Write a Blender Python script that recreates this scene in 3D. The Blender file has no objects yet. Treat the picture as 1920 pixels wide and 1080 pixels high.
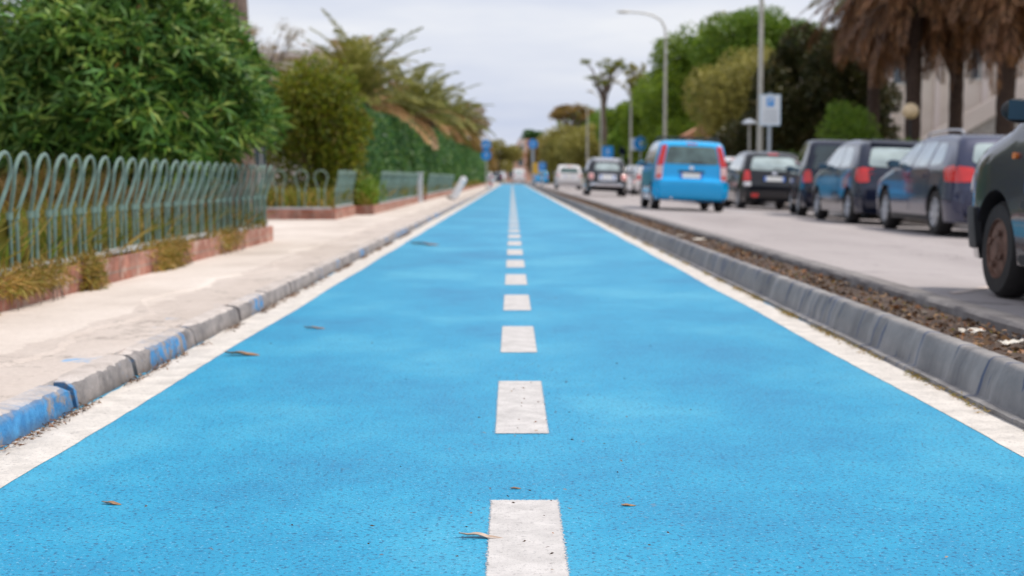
import bpy, bmesh, math, random
import numpy as np
from mathutils import Vector, Matrix
from mathutils.bvhtree import BVHTree
R = math.radians
random.seed(7); rng = np.random.default_rng(11)
S = bpy.context.scene
C = S.collection

# ------------------------------------------------------------------ camera
cam = bpy.data.objects.new('camera', bpy.data.cameras.new('camera'))
C.objects.link(cam); S.camera = cam
cam.location = (0, 0, 0.765)
cam.rotation_euler = (R(90 - 4.42), 0, 0)
cam.data.sensor_width = 36; cam.data.lens = 50
cam.data.clip_start = 0.05; cam.data.clip_end = 3000
cam.data.dof.use_dof = True
cam.data.dof.focus_distance = 3.15
cam.data.dof.aperture_fstop = 3.9
cam.data.dof.aperture_blades = 9

# ------------------------------------------------------------------ sky, sun, exposure
W = bpy.data.worlds.new('World'); S.world = W; W.use_nodes = True
nt = W.node_tree; nt.nodes.clear()
SUN_EL, SUN_AZ = 62, 86          # azimuth from +Y towards +X
sky = nt.nodes.new('ShaderNodeTexSky'); sky.sky_type = 'NISHITA'; sky.sun_disc = False
sky.sun_elevation = R(SUN_EL); sky.sun_rotation = R(SUN_AZ)
sky.air_density = 1.0; sky.dust_density = 2.5; sky.ozone_density = 1.0
tc = nt.nodes.new('ShaderNodeTexCoord')
mp = nt.nodes.new('ShaderNodeMapping'); mp.inputs['Scale'].default_value = (1.2, 1.2, 7.0)
no = nt.nodes.new('ShaderNodeTexNoise'); no.inputs['Scale'].default_value = 2.2; no.inputs['Detail'].default_value = 5
no.inputs['Roughness'].default_value = 0.55
rp = nt.nodes.new('ShaderNodeValToRGB')
rp.color_ramp.elements[0].position = 0.34; rp.color_ramp.elements[0].color = (5.1, 5.6, 6.95, 1)
rp.color_ramp.elements[1].position = 0.62; rp.color_ramp.elements[1].color = (7.3, 7.45, 7.9, 1)
mx = nt.nodes.new('ShaderNodeMix'); mx.data_type = 'RGBA'; mx.inputs['Factor'].default_value = 0.93
bg = nt.nodes.new('ShaderNodeBackground'); bg.inputs['Strength'].default_value = 0.105
wo = nt.nodes.new('ShaderNodeOutputWorld')
L = nt.links.new
L(tc.outputs['Generated'], mp.inputs['Vector']); L(mp.outputs['Vector'], no.inputs['Vector'])
L(no.outputs['Fac'], rp.inputs['Fac'])
L(sky.outputs['Color'], mx.inputs['A']); L(rp.outputs['Color'], mx.inputs['B'])
L(mx.outputs['Result'], bg.inputs['Color']); L(bg.outputs['Background'], wo.inputs['Surface'])
sl = bpy.data.lights.new('sun', 'SUN'); sl.energy = 3.1; sl.angle = R(11); sl.color = (1.0, 0.92, 0.82)
so = bpy.data.objects.new('sun', sl); C.objects.link(so)
d = Vector((math.sin(R(SUN_AZ)) * math.cos(R(SUN_EL)), math.cos(R(SUN_AZ)) * math.cos(R(SUN_EL)), math.sin(R(SUN_EL))))
so.rotation_euler = d.to_track_quat('Z', 'Y').to_euler(); so.location = (20, 20, 40)
S.view_settings.view_transform = 'Standard'; S.view_settings.look = 'None'
S.view_settings.exposure = 0.22; S.view_settings.gamma = 1
S.render.engine = 'CYCLES'
S.cycles.use_denoising = True
S.cycles.max_bounces = 6; S.cycles.transparent_max_bounces = 12

# ------------------------------------------------------------------ materials
class NT:
    def __init__(s, name):
        s.m = bpy.data.materials.new(name); s.m.use_nodes = True
        s.t = s.m.node_tree; s.t.nodes.clear()
        s.out = s.t.nodes.new('ShaderNodeOutputMaterial')
        s.p = s.t.nodes.new('ShaderNodeBsdfPrincipled')
        s.l(s.p.outputs[0], s.out.inputs[0])
        s.tc = s.t.nodes.new('ShaderNodeTexCoord')
    def l(s, a, b): s.t.links.new(a, b)
    def n(s, kind, **kw):
        x = s.t.nodes.new(kind)
        for k, v in kw.items(): setattr(x, k, v)
        return x
    def noise(s, scale, detail=3, rough=.5, stretch=(1, 1, 1), coord='Object'):
        mpn = s.n('ShaderNodeMapping'); mpn.inputs['Scale'].default_value = stretch
        s.l(s.tc.outputs[coord], mpn.inputs[0])
        x = s.n('ShaderNodeTexNoise'); x.inputs['Scale'].default_value = scale
        x.inputs['Detail'].default_value = detail; x.inputs['Roughness'].default_value = rough
        s.l(mpn.outputs[0], x.inputs['Vector']); return x.outputs['Fac']
    def ramp(s, fac, stops, interp='LINEAR'):
        x = s.n('ShaderNodeValToRGB'); cr = x.color_ramp; cr.interpolation = interp
        while len(cr.elements) < len(stops): cr.elements.new(0.5)
        for e, (p, c) in zip(cr.elements, stops):
            e.position = p; e.color = (c, c, c, 1) if not isinstance(c, tuple) else (*c, 1)
        s.l(fac, x.inputs['Fac']); return x.outputs['Color']
    def mix(s, f, a, b, blend='MIX'):
        x = s.n('ShaderNodeMix'); x.data_type = 'RGBA'; x.blend_type = blend
        for k, v in (('Factor', f), ('A', a), ('B', b)):
            if isinstance(v, (int, float)): x.inputs[k].default_value = v
            elif isinstance(v, tuple): x.inputs[k].default_value = (*v, 1)
            else: s.l(v, x.inputs[k])
        return x.outputs['Result']
    def math(s, op, a, b=None, c=None):
        x = s.n('ShaderNodeMath'); x.operation = op
        for i, v in enumerate((a, b, c)):
            if v is None: continue
            if isinstance(v, (int, float)): x.inputs[i].default_value = v
            else: s.l(v, x.inputs[i])
        return x.outputs[0]
    def col(s, v):
        if isinstance(v, tuple): s.p.inputs['Base Color'].default_value = (*v, 1)
        else: s.l(v, s.p.inputs['Base Color'])
    def set(s, **kw):
        for k, v in kw.items():
            i = s.p.inputs[k.replace('_', ' ')]
            if isinstance(v, (int, float)): i.default_value = v
            else: s.l(v, i)
    def bump(s, h, strength=.5, dist=.01):
        b = s.n('ShaderNodeBump'); b.inputs['Strength'].default_value = strength; b.inputs['Distance'].default_value = dist
        s.l(h, b.inputs['Height']); s.l(b.outputs[0], s.p.inputs['Normal'])
    def xyz(s):
        x = s.n('ShaderNodeSeparateXYZ'); s.l(s.tc.outputs['Object'], x.inputs[0]); return x.outputs

def simple(name, color, rough=.6, metal=0., var=.12, scale=6, coat=0., spec=.5):
    m = NT(name)
    a = tuple(c * (1 - var) for c in color); b = tuple(min(1, c * (1 + var)) for c in color)
    m.col(m.ramp(m.noise(scale, 4), [(.3, a), (.7, b)]))
    m.set(Roughness=rough, Metallic=metal, Coat_Weight=coat, Specular_IOR_Level=spec)
    if coat: m.p.inputs['Coat Roughness'].default_value = .05
    return m.m

def foliage(name, cols, trans=.35, rough=.5, spec=.4):
    m = NT(name)
    g = m.n('ShaderNodeNewGeometry')
    n = len(cols)
    c = m.ramp(g.outputs['Random Per Island'], [((i + .5) / n, x) for i, x in enumerate(cols)])
    big = m.noise(.9, 2, .5)
    c2 = m.mix(1.0, c, m.ramp(big, [(.3, (.72, .74, .70)), (.7, (1.22, 1.2, 1.1))]), 'MULTIPLY')
    m.col(c2); m.set(Roughness=rough, Specular_IOR_Level=spec)
    tr = m.n('ShaderNodeBsdfTranslucent'); m.l(c2, tr.inputs[0])
    ms = m.n('ShaderNodeMixShader'); ms.inputs[0].default_value = trans
    m.l(m.p.outputs[0], ms.inputs[1]); m.l(tr.outputs[0], ms.inputs[2]); m.l(ms.outputs[0], m.out.inputs[0])
    return m.m

def lane_mat():
    m = NT('blue_lane_paint')
    big = m.noise(1.1, 5, .62, (.8, .55, 1)); mid = m.noise(9, 5, .65)
    base = m.ramp(big, [(.34, (.001, .20, .40)), (.50, (.005, .285, .50)), (.64, (.055, .38, .57))])
    base = m.mix(.28, base, m.ramp(mid, [(.3, (.001, .19, .38)), (.7, (.02, .35, .56))]))
    # open texture of the asphalt under the paint: small dark pits, a few pale grains
    v = m.n('ShaderNodeTexVoronoi'); v.inputs['Scale'].default_value = 170
    m.l(m.tc.outputs['Object'], v.inputs['Vector'])
    fine = m.noise(82, 4, .72)
    pits = m.ramp(fine, [(.385, 1.), (.455, 0.)])
    base = m.mix(m.math('MULTIPLY', pits, .85), base, (.001, .045, .14))
    grains = m.ramp(m.noise(120, 2), [(.64, 0.), (.69, 1.)])
    base = m.mix(m.math('MULTIPLY', grains, .5), base, (.30, .55, .75))
    # scuffs that show the brown asphalt, mostly near the centre line
    xs = m.xyz()
    near = m.ramp(m.math('ABSOLUTE', m.math('SUBTRACT', xs[0], .03)), [(.0, 1.), (.55, .25), (1., 0.)])
    sc = m.ramp(m.noise(26, 3, .6, (1, 1.0, 1)), [(.685, 0.), (.71, 1.)])
    base = m.mix(m.math('MULTIPLY', m.math('MULTIPLY', sc, near), .75), base, (.17, .15, .19))
    m.col(base); m.set(Roughness=.5, Specular_IOR_Level=.30, Sheen_Weight=.06, Sheen_Roughness=.4)
    h = m.math('ADD', m.math('MULTIPLY', fine, 1.), m.math('MULTIPLY', v.outputs['Distance'], .6))
    m.bump(h, .4, .004)
    return m.m

def white_mat(name, hw=None, hl=None, fray=.017, col=(.74, .72, .70)):
    """worn road paint; hw/hl: half sizes used to fray the edges"""
    m = NT(name)
    dirt = m.ramp(m.noise(9, 5, .65), [(.35, tuple(c * .74 for c in col)), (.62, col)])
    sp = m.ramp(m.noise(95, 4, .7), [(.36, 1.), (.44, 0.)])
    c = m.mix(m.math('MULTIPLY', sp, .6), dirt, (.25, .24, .25))
    fl = m.ramp(m.noise(30, 3, .65, (1, 1.6, 1)), [(.655, 0.), (.68, 1.)])
    c = m.mix(m.math('MULTIPLY', fl, .75), c, (.20, .18, .18))
    m.col(c); m.set(Roughness=.7)
    m.bump(m.noise(230, 2, .6), .5, .003)
    if hw:
        xs = m.xyz()
        ex = m.math('SUBTRACT', hw, m.math('ABSOLUTE', xs[0])); ey = m.math('SUBTRACT', hl, m.math('ABSOLUTE', xs[1]))
        e = m.math('MINIMUM', ex, ey)
        nn = m.math('MULTIPLY', m.noise(150, 4, .75), fray * 2)
        a = m.math('GREATER_THAN', m.math('SUBTRACT', e, nn), -fray * .2)
        m.set(Alpha=a)
    return m.m

def concrete_mat(name, a, b, stain=None, scale=3, bump=.4):
    m = NT(name)
    c = m.ramp(m.noise(scale, 6, .65), [(.3, a), (.7, b)])
    sp = m.ramp(m.noise(70, 3, .6), [(.30, 1.), (.42, 0.)])
    c = m.mix(m.math('MULTIPLY', sp, .35), c, tuple(x * .45 for x in a))
    if stain:
        s = m.ramp(m.noise(1.3, 5, .7), [(.56, 0.), (.70, 1.)])
        c = m.mix(m.math('MULTIPLY', s, .6), c, stain)
    m.col(c); m.set(Roughness=.85, Specular_IOR_Level=.25)
    m.bump(m.noise(45, 5, .65), bump, .01)
    return m.m

def kerb_blue_mat():
    m = NT('painted_kerb_concrete')
    c = m.ramp(m.noise(6, 6, .7), [(.3, (.13, .125, .13)), (.68, (.36, .33, .32))])
    xs = m.xyz()
    n1 = m.noise(1.15, 3, .6, (0.3, 1, .3)); n2 = m.noise(14, 5, .7)
    nearb = m.math('MULTIPLY', m.math('LESS_THAN', xs[1], 4.72), .20)
    f = m.math('ADD', m.math('ADD', n1, m.math('MULTIPLY', m.math('SUBTRACT', n2, .5), .9)), nearb)
    lim = m.math('MULTIPLY', m.math('GREATER_THAN', xs[0], -1.60), 1.)
    b = m.math('MULTIPLY', m.ramp(f, [(.575, 0.), (.67, .9)]), m.math('MULTIPLY', lim, m.ramp(m.math('ADD', xs[2], m.math('MULTIPLY', m.noise(16, 5, .7), .06)), [(.095, 1.), (.125, .18)])))
    c = m.mix(b, c, m.ramp(m.noise(20, 3), [(.3, (.015, .17, .42)), (.7, (.05, .30, .62))]))
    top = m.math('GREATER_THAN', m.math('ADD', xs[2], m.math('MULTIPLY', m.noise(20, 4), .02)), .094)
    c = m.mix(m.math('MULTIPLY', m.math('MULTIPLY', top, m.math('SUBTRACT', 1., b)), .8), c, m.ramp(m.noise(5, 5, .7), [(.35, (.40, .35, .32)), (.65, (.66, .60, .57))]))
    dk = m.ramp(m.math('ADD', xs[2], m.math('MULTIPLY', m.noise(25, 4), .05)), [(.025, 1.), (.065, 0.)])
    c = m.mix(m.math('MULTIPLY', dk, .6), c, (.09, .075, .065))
    m.col(c); m.set(Roughness=.85, Specular_IOR_Level=.2); m.bump(m.noise(30, 6, .7), .8, .015)
    return m.m

def kerb_grey_mat():
    m = NT('grey_precast_kerb')
    c = m.ramp(m.noise(3, 6, .65), [(.28, (.125, .122, .128)), (.72, (.32, .305, .30))])
    st = m.ramp(m.noise(9, 4, .65, (.05, 1, .12)), [(.52, 0.), (.70, 1.)])
    c = m.mix(m.math('MULTIPLY', st, .45), c, (.085, .083, .095))
    tick = m.ramp(m.noise(17, 1, .4, (.03, 1, .22)), [(.645, 0.), (.67, 1.)])
    c = m.mix(m.math('MULTIPLY', tick, .75), c, (.02, .05, .13))
    lt = m.ramp(m.noise(6, 4, .6, (.05, 1, .2)), [(.50, 0.), (.66, 1.)])
    c = m.mix(m.math('MULTIPLY', lt, .5), c, (.42, .40, .39))
    m.col(c); m.set(Roughness=.75, Specular_IOR_Level=.35); m.bump(m.noise(60, 5, .7), .5, .006)
    return m.m

def asphalt_mat():
    m = NT('grey_asphalt')
    c = m.ramp(m.noise(.5, 5, .6, (1.4, .3, 1)), [(.3, (.30, .27, .27)), (.7, (.39, .355, .355))])
    sp = m.ramp(m.noise(60, 3, .6), [(.32, 1.), (.45, 0.)])
    c = m.mix(m.math('MULTIPLY', sp, .3), c, (.07, .065, .07))
    cr = m.n('ShaderNodeTexVoronoi'); cr.feature = 'DISTANCE_TO_EDGE'; cr.inputs['Scale'].default_value = .45
    wv = m.noise(2, 4); mm = m.n('ShaderNodeVectorMath'); mm.operation = 'ADD'
    m.l(m.tc.outputs['Object'], mm.inputs[0]); cb = m.n('ShaderNodeCombineXYZ'); m.l(wv, cb.inputs[0]); m.l(wv, cb.inputs[1])
    m.l(cb.outputs[0], mm.inputs[1]); m.l(mm.outputs[0], cr.inputs['Vector'])
    k = m.ramp(cr.outputs['Distance'], [(.0, 1.), (.010, 0.)])
    c = m.mix(m.math('MULTIPLY', k, .5), c, (.05, .045, .045))
    m.col(c); m.set(Roughness=.8, Specular_IOR_Level=.3); m.bump(m.noise(80, 4, .6), .4, .008)
    return m.m

def brick_mat():
    m = NT('terracotta_brick')
    b = m.n('ShaderNodeTexBrick'); b.inputs['Scale'].default_value = 1
    mpn = m.n('ShaderNodeMapping'); mpn.inputs['Rotation'].default_value = (R(90), 0, R(90))
    m.l(m.tc.outputs['Object'], mpn.inputs[0])
    b.inputs['Brick Width'].default_value = .30; b.inputs['Row Height'].default_value = .17
    b.inputs['Mortar Size'].default_value = .006; b.offset = 0
    b.inputs['Color1'].default_value = (.34, .14, .095, 1); b.inputs['Color2'].default_value = (.44, .22, .165, 1)
    b.inputs['Mortar'].default_value = (.30, .24, .20, 1)
    xs = m.xyz(); cb = m.n('ShaderNodeCombineXYZ'); m.l(m.math('ADD', xs[1], xs[0]), cb.inputs[0]); m.l(xs[2], cb.inputs[1])
    m.l(cb.outputs[0], b.inputs['Vector'])
    n = m.ramp(m.noise(5, 6, .7), [(.35, (.55, .5, .48)), (.7, (1.25, 1.2, 1.2))])
    c = m.mix(1., b.outputs['Color'], n, 'MULTIPLY')
    lim = m.ramp(m.noise(4, 5, .7), [(.50, 0.), (.66, .8)])
    c = m.mix(lim, c, (.50, .40, .34))
    m.col(c); m.set(Roughness=.9); m.bump(m.noise(25, 5, .7), .6, .01)
    return m.m

def pavement_mat():
    m = NT('pale_sandy_pavement')
    c = m.ramp(m.noise(1.1, 6, .62, (1, .6, 1)), [(.28, (.46, .40, .36)), (.50, (.60, .535, .49)), (.72, (.69, .63, .59))])
    pt = m.ramp(m.noise(.9, 5, .7), [(.56, 0.), (.62, 1.)])
    xs = m.xyz()
    edge = m.ramp(m.math('ADD', xs[0], m.math('MULTIPLY', m.noise(1.4, 4), .5)), [(-.0, 0.), (.0, 0.)])
    nearkerb = m.math('GREATER_THAN', m.math('ADD', xs[0], m.math('MULTIPLY', m.noise(1.2, 5, .7), .45)), -1.68)
    c = m.mix(m.math('MULTIPLY', nearkerb, .45), c, (.42, .36, .33))
    c = m.mix(m.math('MULTIPLY', pt, .25), c, (.45, .39, .35))
    dk = m.ramp(m.noise(5, 6, .78, (1, .7, 1)), [(.56, 0.), (.70, 1.)])
    c = m.mix(m.math('MULTIPLY', m.math('MULTIPLY', dk, nearkerb), .75), c, (.10, .085, .075))
    bl = m.math('MULTIPLY', m.ramp(m.noise(3, 5, .7), [(.60, 0.), (.68, .7)]), m.math('GREATER_THAN', xs[0], -1.66))
    c = m.mix(m.math('MULTIPLY', bl, m.math('LESS_THAN', xs[1], 9)), c, (.12, .36, .66))
    w = m.ramp(m.noise(40, 4, .7), [(.3, .88), (.6, 1.)])
    c = m.mix(1., c, w, 'MULTIPLY')
    m.col(c); m.set(Roughness=.9, Specular_IOR_Level=.2); m.bump(m.noise(18, 7, .7), .6, .012)
    return m.m

M = {}
M['lane'] = lane_mat()
M['dash'] = white_mat('worn_white_paint', .0935, .566, col=(.57, .55, .545))
M['edge'] = white_mat('cream_edge_paint', col=(.65, .61, .57))
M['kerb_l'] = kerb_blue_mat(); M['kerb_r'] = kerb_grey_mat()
M['asphalt'] = asphalt_mat(); M['brick'] = brick_mat(); M['pave'] = pavement_mat()
M['soil'] = concrete_mat('brown_soil', (.05, .036, .030), (.12, .085, .068), scale=9, bump=1)
M['garden'] = concrete_mat('grassy_soil', (.10, .085, .04), (.20, .16, .08), scale=5, bump=1)
M['ground'] = concrete_mat('far_ground', (.15, .14, .08), (.22, .20, .13))
M['conc'] = concrete_mat('aged_concrete', (.30, .28, .27), (.48, .45, .43), scale=5)
M['conc_dark'] = concrete_mat('dark_kerb_concrete', (.13, .12, .125), (.26, .245, .24), scale=5)
M['farpave'] = concrete_mat('pinkish_pavement', (.46, .38, .35), (.60, .52, .48))
M['fence'] = simple('grey_green_steel', (.19, .28, .235), .42, .45, .25, 12)
M['rail'] = simple('galvanised_rail', (.56, .58, .58), .5, .6, .25, 9)
M['pole'] = simple('galvanised_pole', (.50, .48, .43), .55, .3, .12, 3)
M['poleb'] = simple('grey_sign_pole', (.42, .47, .52), .5, .4, .1, 3)
M['blue'] = simple('sign_blue', (.006, .28, .74), .45, 0, .06)
M['white'] = simple('sign_white', (.78, .82, .86), .45, 0, .04)
M['paleblue'] = simple('pale_blue_sign', (.50, .68, .84), .45, 0, .04)
M['black'] = simple('black_plastic', (.015, .015, .017), .6, 0, .2)
M['rubber'] = simple('tyre_rubber', (.017, .015, .015), .8, 0, .25, 20)
M['alloy'] = simple('alloy_wheel', (.52, .53, .56), .35, .6, .1)
M['rustrim'] = simple('rusty_steel_rim', (.17, .095, .07), .75, .3, .4, 14)
M['red'] = simple('red_lamp_lens', (.62, .015, .015), .18, 0, .1, coat=.8)
M['redpale'] = simple('pinkish_lamp_lens', (.80, .50, .48), .15, 0, .1, coat=.8)
M['clear'] = simple('clear_lamp_lens', (.75, .72, .72), .12, .2, .1, coat=.8)
M['orange'] = simple('orange_lamp_lens', (.80, .18, .015), .2, 0, .1, coat=.6)
M['plate'] = simple('number_plate_white', (.72, .72, .70), .4, 0, .04)
M['plateblue'] = simple('number_plate_blue', (.03, .16, .60), .4, 0, .04)
M['mark'] = simple('dark_lettering', (.10, .10, .11), .5)
M['chrome'] = simple('chrome', (.68, .68, .72), .18, .9, .05)
M['glass_d'] = simple('dark_car_glass', (.035, .055, .06), .06, .35, .3, 1.5, coat=1)
M['glass_refl'] = simple('painted_reflection_car_glass', (.42, .50, .49), .08, .45, .35, 2.5, coat=1)  # sky reflection and see-through brightness painted into the pale base colour
M['glass_g'] = simple('green_car_glass', (.10, .16, .15), .06, .4, .5, 4, coat=1)
M['mirrorglass'] = simple('mirror_glass', (.06, .12, .17), .05, .6, .1)
def paint(name, col, metal=.3, rough=.3): return simple(name, col, rough, metal, .04, 1, coat=1, spec=.12)
M['p_blue'] = paint('bright_blue_car_paint', (.003, .42, .86), .0)
M['p_black'] = paint('black_car_paint', (.006, .007, .011), .05)
M['p_navy'] = paint('dark_navy_car_paint', (.005, .009, .028), .05)
M['p_white'] = paint('white_car_paint', (.75, .73, .74), 0)
M['p_slate'] = paint('slate_blue_car_paint', (.034, .040, .085), .15)
M['p_slate2'] = paint('dark_grey_blue_car_paint', (.012, .018, .042), .1)
M['p_old'] = paint('aged_navy_car_paint', (.008, .013, .034), .1, .25)
M['p_strip'] = simple('blue_side_panel', (.012, .11, .27), .3, .3, .1, 2, coat=.7)
M['p_silver'] = paint('silver_car_paint', (.45, .45, .47), .6)
M['trunk'] = concrete_mat('grey_brown_bark', (.10, .07, .055), (.22, .16, .13), scale=8, bump=1)
M['palmtrunk'] = concrete_mat('dark_palm_bark', (.035, .022, .018), (.10, .065, .05), scale=12, bump=1)
M['ole'] = foliage('oleander_leaf', [(0.042, 0.113, 0.017), (0.066, 0.171, 0.026), (0.105, 0.224, 0.034), (0.171, 0.277, 0.032), (0.086, 0.224, 0.058), (0.284, 0.370, 0.075)], .2, .5, .3)
M['oleveg'] = foliage('dry_twig_leaf', [(0.232, 0.104, 0.028), (0.362, 0.182, 0.048), (0.174, 0.130, 0.028)], .2)
M['olive'] = foliage('olive_leaf', [(0.087, 0.128, 0.008), (0.145, 0.194, 0.011), (0.217, 0.254, 0.019), (0.275, 0.284, 0.024), (0.160, 0.120, 0.014)], .35)
M['teal'] = foliage('teal_hedge_leaf', [(0.037, 0.101, 0.034), (0.061, 0.162, 0.051), (0.087, 0.213, 0.068), (0.136, 0.243, 0.043)], .35)
M['bright'] = foliage('bright_green_leaf', [(0.133, 0.224, 0.017), (0.217, 0.314, 0.023), (0.300, 0.404, 0.034), (0.100, 0.179, 0.017)], .4)
M['khaki'] = foliage('khaki_leaf', [(0.255, 0.234, 0.060), (0.351, 0.312, 0.089), (0.447, 0.406, 0.119), (0.208, 0.203, 0.035)], .35)
M['darkleaf'] = foliage('dark_conifer_leaf', [(0.022, 0.033, 0.008), (0.043, 0.052, 0.011), (0.072, 0.072, 0.014), (0.102, 0.078, 0.028)], .2)
M['mid'] = foliage('mid_green_leaf', [(0.083, 0.164, 0.015), (0.133, 0.239, 0.021), (0.200, 0.299, 0.031)], .35)
M['brownleaf'] = foliage('brownish_leaf', [(0.203, 0.130, 0.038), (0.319, 0.208, 0.067), (0.174, 0.169, 0.028), (0.406, 0.247, 0.104)], .3)
M['palmgreen'] = foliage('palm_green', [(0.145, 0.156, 0.028), (0.217, 0.221, 0.048), (0.290, 0.273, 0.076)], .3)
M['palmdry'] = foliage('palm_dry', [(0.435, 0.247, 0.114), (0.580, 0.351, 0.171), (0.319, 0.182, 0.076)], .25)
M['palmdead'] = foliage('palm_dead', [(.30, .14, .08), (0.123, 0.055, 0.024), (0.217, 0.104, 0.046), (0.348, 0.169, 0.076), (0.072, 0.034, 0.016)], .2)
M['grass'] = foliage('grass_blade', [(0.145, 0.195, 0.019), (0.246, 0.260, 0.033), (0.406, 0.286, 0.067), (0.551, 0.364, 0.114), (0.189, 0.260, 0.028)], .35)
M['weeds'] = foliage('dry_weed', [(0.348, 0.221, 0.057), (0.290, 0.221, 0.048), (0.189, 0.195, 0.028), (0.464, 0.286, 0.095)], .3)
M['litter'] = foliage('leaf_litter', [(.11, .055, .03), (.32, .13, .045), (.07, .042, .03), (.42, .24, .12), (.12, .075, .05), (.08, .05, .035)], .1)
M['dryleaf'] = concrete_mat('dry_leaf', (.30, .20, .14), (.62, .50, .42), scale=30, bump=.3)
M['dryleaf_b'] = concrete_mat('brown_dry_leaf', (.22, .12, .07), (.40, .25, .15), scale=30, bump=.3)
M['paper'] = concrete_mat('crumpled_paper', (.60, .56, .50), (.78, .74, .68), scale=12)
M['yellow'] = simple('yellow_panel', (.75, .42, .04), .5)
M['wall_beige'] = concrete_mat('beige_render', (.64, .55, .48), (.78, .70, .63), scale=.6)
M['wall_pink'] = concrete_mat('pink_render', (.62, .36, .28), (.70, .44, .35), scale=.4)
M['wall_orange'] = concrete_mat('orange_render', (.66, .36, .19), (.74, .44, .26), scale=.4)
M['wall_cream'] = concrete_mat('cream_render', (.70, .60, .56), (.80, .72, .68), scale=.4)
M['roof'] = concrete_mat('terracotta_roof', (.45, .22, .13), (.55, .30, .20), scale=3)
M['winglass'] = simple('window_glass', (.07, .09, .11), .1, .2)
M['frame'] = simple('window_frame_paint', (.65, .62, .58), .5)
M['globe'] = simple('cream_globe', (.72, .55, .34), .3, 0, .08)

# ------------------------------------------------------------------ mesh helpers
class MB:
    def __init__(s): s.v = []; s.f = []
    def add(s, vs, fs):
        o = len(s.v); s.v += [tuple(x) for x in vs]; s.f += [tuple(i + o for i in f) for f in fs]; return s
    def box(s, x0, x1, y0, y1, z0, z1, mtx=None):
        v = [Vector(p) for p in ((x0, y0, z0), (x1, y0, z0), (x1, y1, z0), (x0, y1, z0), (x0, y0, z1), (x1, y0, z1), (x1, y1, z1), (x0, y1, z1))]
        if mtx: v = [mtx @ p for p in v]
        return s.add(v, [(3, 2, 1, 0), (4, 5, 6, 7), (0, 1, 5, 4), (1, 2, 6, 5), (2, 3, 7, 6), (3, 0, 4, 7)])
    def tube(s, pts, rad, seg=8, caps=True):
        pts = [Vector(p) for p in pts]; n = len(pts)
        if not hasattr(rad, '__len__'): rad = [rad] * n
        vs = []; up = None
        for i, p in enumerate(pts):
            t = (pts[min(i + 1, n - 1)] - pts[max(i - 1, 0)]).normalized()
            if up is None:
                up = Vector((0, 0, 1)) if abs(t.z) < .9 else Vector((1, 0, 0))
            a = t.cross(up).normalized(); b = a.cross(t).normalized(); up = b
            for k in range(seg):
                an = 2 * math.pi * k / seg
                vs.append(p + (a * math.cos(an) + b * math.sin(an)) * rad[i])
        fs = []
        for i in range(n - 1):
            for k in range(seg):
                k2 = (k + 1) % seg
                fs.append((i * seg + k, i * seg + k2, (i + 1) * seg + k2, (i + 1) * seg + k))
        if caps: fs += [tuple(range(seg - 1, -1, -1)), tuple((n - 1) * seg + k for k in range(seg))]
        return s.add(vs, fs)
    def lathe(s, prof, axis='x', c=(0, 0, 0), seg=28):
        c = Vector(c); vs = []
        for a, r in prof:
            for k in range(seg):
                t = 2 * math.pi * k / seg
                p = (a, r * math.cos(t), r * math.sin(t)) if axis == 'x' else ((r * math.cos(t), a, r * math.sin(t)) if axis == 'y' else (r * math.cos(t), r * math.sin(t), a))
                vs.append(c + Vector(p))
        fs = [(i * seg + k, i * seg + (k + 1) % seg, (i + 1) * seg + (k + 1) % seg, (i + 1) * seg + k) for i in range(len(prof) - 1) for k in range(seg)]
        return s.add(vs, fs)
    def ellipsoid(s, c, r, seg=16, rings=10):
        pr = []
        vs = []; fs = []
        for i in range(rings + 1):
            ph = math.pi * i / rings
            for k in range(seg):
                t = 2 * math.pi * k / seg
                vs.append((c[0] + r[0] * math.sin(ph) * math.cos(t), c[1] + r[1] * math.sin(ph) * math.sin(t), c[2] + r[2] * math.cos(ph)))
        for i in range(rings):
            for k in range(seg):
                fs.append((i * seg + k, (i + 1) * seg + k, (i + 1) * seg + (k + 1) % seg, i * seg + (k + 1) % seg))
        return s.add(vs, fs)
    def prism(s, poly, d0, d1, axis='y'):
        """poly of (a,b); extruded along axis. y: (x,z); x: (y,z); z: (x,y)"""
        def P(a, b, t): return (a, t, b) if axis == 'y' else ((t, a, b) if axis == 'x' else (a, b, t))
        n = len(poly)
        vs = [P(a, b, d0) for a, b in poly] + [P(a, b, d1) for a, b in poly]
        fs = [tuple(range(n)), tuple(range(2 * n - 1, n - 1, -1))] + [(i, (i + 1) % n, n + (i + 1) % n, n + i) for i in range(n)]
        return s.add(vs, fs)
    def build(s, name, mat, parent=None, smooth=False, loc=None, fix=True):
        me = bpy.data.meshes.new(name); me.from_pydata(s.v, [], s.f)
        if mat: me.materials.append(mat)
        if fix:
            bm = bmesh.new(); bm.from_mesh(me); bmesh.ops.recalc_face_normals(bm, faces=bm.faces); bm.to_mesh(me); bm.free()
        if smooth:
            me.polygons.foreach_set('use_smooth', [True] * len(me.polygons))
            try: me.set_sharp_from_angle(angle=R(42))
            except Exception: pass
        o = bpy.data.objects.new(name, me); C.objects.link(o)
        if parent: o.parent = parent
        if loc: o.location = loc
        return o

def tag(o, label=None, cat=None, group=None, kind=None):
    if label: o['label'] = label
    if cat: o['category'] = cat
    if group: o['group'] = group
    if kind: o['kind'] = kind
    return o
def empty(name, loc=(0, 0, 0), rz=0):
    o = bpy.data.objects.new(name, None); C.objects.link(o); o.location = loc; o.rotation_euler.z = rz
    o.empty_display_size = .1
    return o
def copy_tree(o, parent=None):
    c = o.copy(); C.objects.link(c); c.parent = parent
    for ch in list(o.children): copy_tree(ch, c)
    return c

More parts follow.
